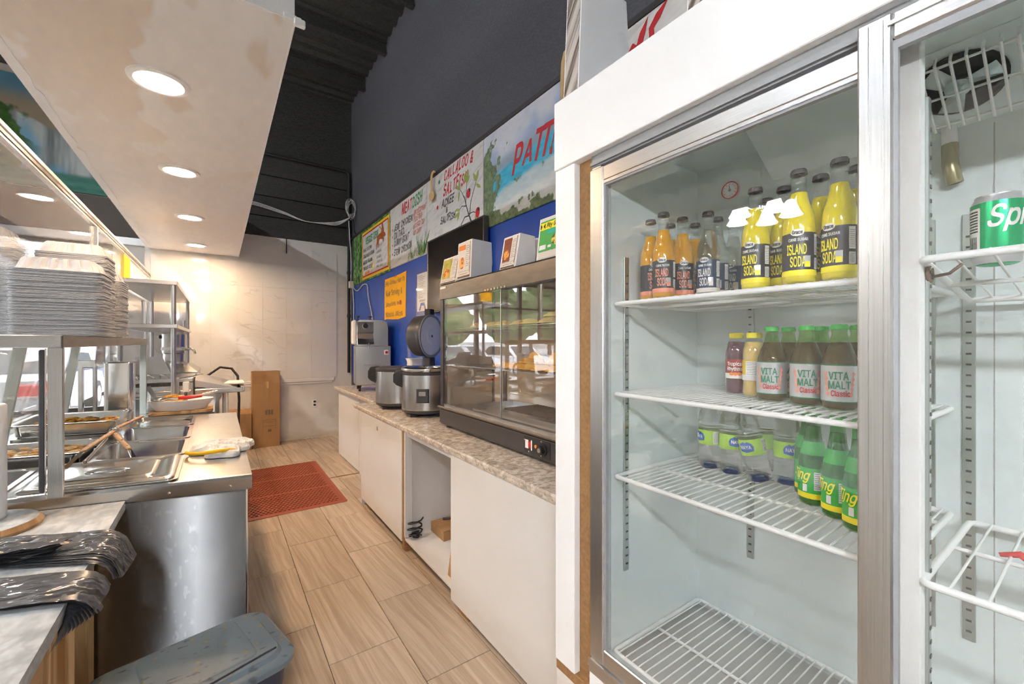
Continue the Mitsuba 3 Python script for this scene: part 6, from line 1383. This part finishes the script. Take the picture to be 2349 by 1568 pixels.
def ting_set():
    R = .0315
    out = [(0, .001), (.025, .0), (.0305, .004), (R, .014), (R, .095), (.0296, .115), (.0228, .1455), (.0165, .175), (.0145, .2), (.014, .214), (.0155, .217), (.0145, .226)]
    ins = [(r - .0012 if r > .002 else 0, z + (.003 if z < .02 else 0)) for r, z in out[:8]] + [(.0142, .190), (0, .1905)]
    a = R + .0006
    return [('glass', shared(lathe(out, 28), 'green_bottle'), None), ('liquid', shared(lathe(ins, 28), 'ting_green'), None), ('cap', shared(caps(.0145, .232), 'label_green', 30), None),
            ('label', shared(lab(R + .0003, -1.45, 1.45, .018, .092, None), 'label_green'), 'bright green label'), ('label_band', shared(lab(R + .0006, -1.45, 1.45, .018, .031, None), 'lettering_yellow'), 'yellow lower band'),
            ('lettering', shared(wtext('Ting', .024, a + .0004, -.42, .062, .046, True, .3), 'lettering_yellow', False), None), ('underline', shared(wrap(stroke([(-.030, .056), (-.01, .058), (.012, .0565)], .0008, .0014, .0006), a, -.42), 'lettering_yellow', False), None),
            ('nutrition_panel', shared(wrect(.018, .034, .040, .084, a, 0), 'lettering_white'), None), ('print_lines', shared(cat([wrect(.019, .032, .044 + .005 * k, .0458 + .005 * k, a, 0, .0009) for k in range(8)]), 'ink_grey'), None), ('emblem', shared(wrect(-.006, .004, .034, .052, a, 0, .0007), 'lettering_white'), None),
            ('neck_label', shared(lathe([(.0282, .123), (.0235, .1455), (.0212, .155)], 20), 'label_green'), None)]
bot['ting'] = ting_set()

def bottle(kind, name, x, y, z, label, face=None, group=None, lean=None, cat_='bottle'):
    t = thing(name, label, cat_, group)
    ang = math.degrees(math.atan2(-y, -x)) + (face or 0)      # the label looks towards the aisle
    M = T().translate([x, y, z])
    if lean: M = M @ T().rotate(lean[:3], lean[3])
    M = M @ T().rotate([0, 0, 1], ang)
    for nm, d, l in bot[kind]: part(t, nm, {**d}, None, label=l, to_world=M)
    return t
z1, z2, z3 = LZ[0] + .0088, LZ[1] + .0088, LZ[2] + .0088
for i, (x, y, f, w) in enumerate(((1.036, .3926, -5, 'foremost in the middle of the yellow row'), (1.040, .3205, -35, 'largest, beside the door post'), (1.071, .499, -25, 'at the left end of the yellow row'),
        (1.107, .376, 12, 'behind and between the two front ones'), (1.12, .456, -30, 'second from the left end'), (1.112, .312, 10, 'half hidden behind the largest one'), (1.175, .520, 30, 'behind the leftmost one'))):
    bottle('yellow', 'soda_bottle', x, y, z1, 'yellow pineapple soda bottle with black label, ' + w, f)
for x, y, f, w in ((1.057, .746, -8, 'foremost on the top shelf'), (1.090, .815, 20, 'at the left end beside the cooler wall'), (1.144, .742, 8, 'second from the front, near the clear sodas'), (1.176, .806, 30, 'behind the foremost orange bottle'), (1.235, .757, 15, 'farthest back behind the clear bottle')):
    bottle('orange', 'soda_bottle', x, y, z1, 'orange soda bottle with black label, ' + w, f)
for x, y, f, w in ((1.155, .668, -20, 'foremost of the clear ones on the top shelf'), (1.230, .682, -25, 'second of the clear ones on the top shelf'), (1.311, .676, -20, 'farthest back of the clear ones')):
    bottle('clear', 'soda_bottle', x, y, z1, 'clear soda bottle with navy label, ' + w, f)
bottle('purple', 'juice_bottle', 1.235, .628, z2, 'purple juice bottle with yellow cap on the middle shelf', -10); bottle('tan', 'juice_bottle', 1.208, .566, z2, 'pale yellow juice bottle with yellow cap beside the malt bottles', 0)
for x, y, f, w in ((1.165, .503, -8, 'leftmost on the middle shelf next to the juice'), (1.240, .494, 22, 'behind the leftmost one'), (1.150, .420, 4, 'in the middle of the front row'), (1.225, .415, 10, 'in the second row behind the middle one'), (1.131, .349, 0, 'largest in the front row near the door post'), (1.200, .335, 8, 'behind the front bottle beside the door post'), (1.310, .45, 0, 'in the back row of the malts'), (1.255, .262, 0, 'at the far right, glimpsed past the white post')):
    bottle('malt', 'malt_bottle', x, y, z2, 'green malt bottle with silver label, ' + w, f)
for x, y, f, w, ln in ((1.293, .743, -62, 'leftmost beside the cooler wall', None), (1.290, .672, 25, 'second from the left', None), (1.278, .580, -28, 'tilted sideways in front of the others', (.91, .41, 0, -13)), (1.385, .615, -40, 'behind the tilted one', None), (1.323, .532, 22, 'upright next to the green soda bottles', None)):
    bottle('water', 'water_bottle', x, y, z3 + (.004 if ln else 0), 'clear water bottle with lime green label, ' + w, f, None, ln)
for x, y, f, w in ((1.212, .4276, -30, 'leftmost of the front row'), (1.165, .362, -30, 'middle one of the front row'), (1.12, .308, -27, 'nearest the door post'), (1.275, .462, 20, 'behind the leftmost green bottle')):
    bottle('ting', 'soda_bottle', x, y, z3, 'green grapefruit soda bottle with yellow script, ' + w, f)
# can
cn = thing('soda_can', 'green and silver soda can on the tilted shelf of the right bay', 'can')
R = .033; zc = 1.636
MC = T().translate([1.13, .118, zc]).rotate([0, 0, 1], math.degrees(math.atan2(-.118, -1.13)) + 0)
part(cn, 'body', lathe([(.0, .004), (.022, .0), (.026, .002), (R, .012), (R, .108)], 40), 'can_green', 40, to_world=MC); part(cn, 'top', lathe([(R, .108), (.0275, .119), (.028, .122), (.026, .122), (.025, .117), (0, .116)], 40), 'label_silver', 40, to_world=MC)
part(cn, 'foot', lathe([(.0265, .0018), (.0333, .0122), (.0334, .020), (.0331, .021)], 40), 'label_silver', 40, to_world=MC)
part(cn, 'lettering', wtext('Sprite', .036, R + .0003, .98, .064, .088, True, .22), 'lettering_white', to_world=MC)
part(cn, 'nutrition_panel', wrect(-.013, .010, .020, .100, R, -.95), 'lettering_white', to_world=MC); part(cn, 'print_lines', cat([wrect(-.011, .007, .058 + .005 * k, .0605 + .005 * k, R, -.95, .0009) for k in range(8)] + [wrect(-.010 + .0024 * k, -.009 + .0024 * k, .024, .05, R, -.95, .0009) for k in range(7)]), 'ink_black', to_world=MC)

# on top of the cooler
menu = thing('menu_holder', 'tall white menu holder with a wood-grain card, standing on top of the cooler', 'menu holder')
part(menu, 'box', prism([(1.02, 2.216), (1.05, 2.80), (1.28, 2.80), (1.30, 2.55), (1.27, 2.216)], 1, 1.068, 1.145), 'paper_white')
part(menu, 'print', put(rect(.006, .072, .01, .58, .001, .0012), frame((1.02, 1.145, 2.216), (0, -1, 0), (.03, 0, .584))), 'print_wood')
menu = thing('menu_holder', 'white menu holder with a yellow and maroon card, farther along the cooler top', 'menu holder')
part(menu, 'box', prism([(1.03, 2.216), (1.075, 2.75), (1.20, 2.75), (1.20, 2.216)], 1, .47, .665), 'paper_white')
Mm = frame((1.0295, .665, 2.216), (0, -1, 0), (.045, 0, .534))
part(menu, 'print', put(rect(.005, .09, .01, .52, .001, .0012), Mm), 'print_wood'); k = part(menu, 'print', put(poly2([(.05, .02), (.085, .02), (.075, .52), (.055, .52)], .0024), Mm), 'paint_yellow'); part(menu, 'print_lines', put(cat([rect(.10, .106, .01, .52, .001), rect(.178, .184, .01, .52, .001)] + [rect(.115, .165, .10 + .03 * q, .106 + .03 * q, .001) for q in range(12)]), Mm), 'paint_red'); part(menu, 'print_bar', put(rect(.15, .19, .08, .26, .0022), Mm), 'ink_black')
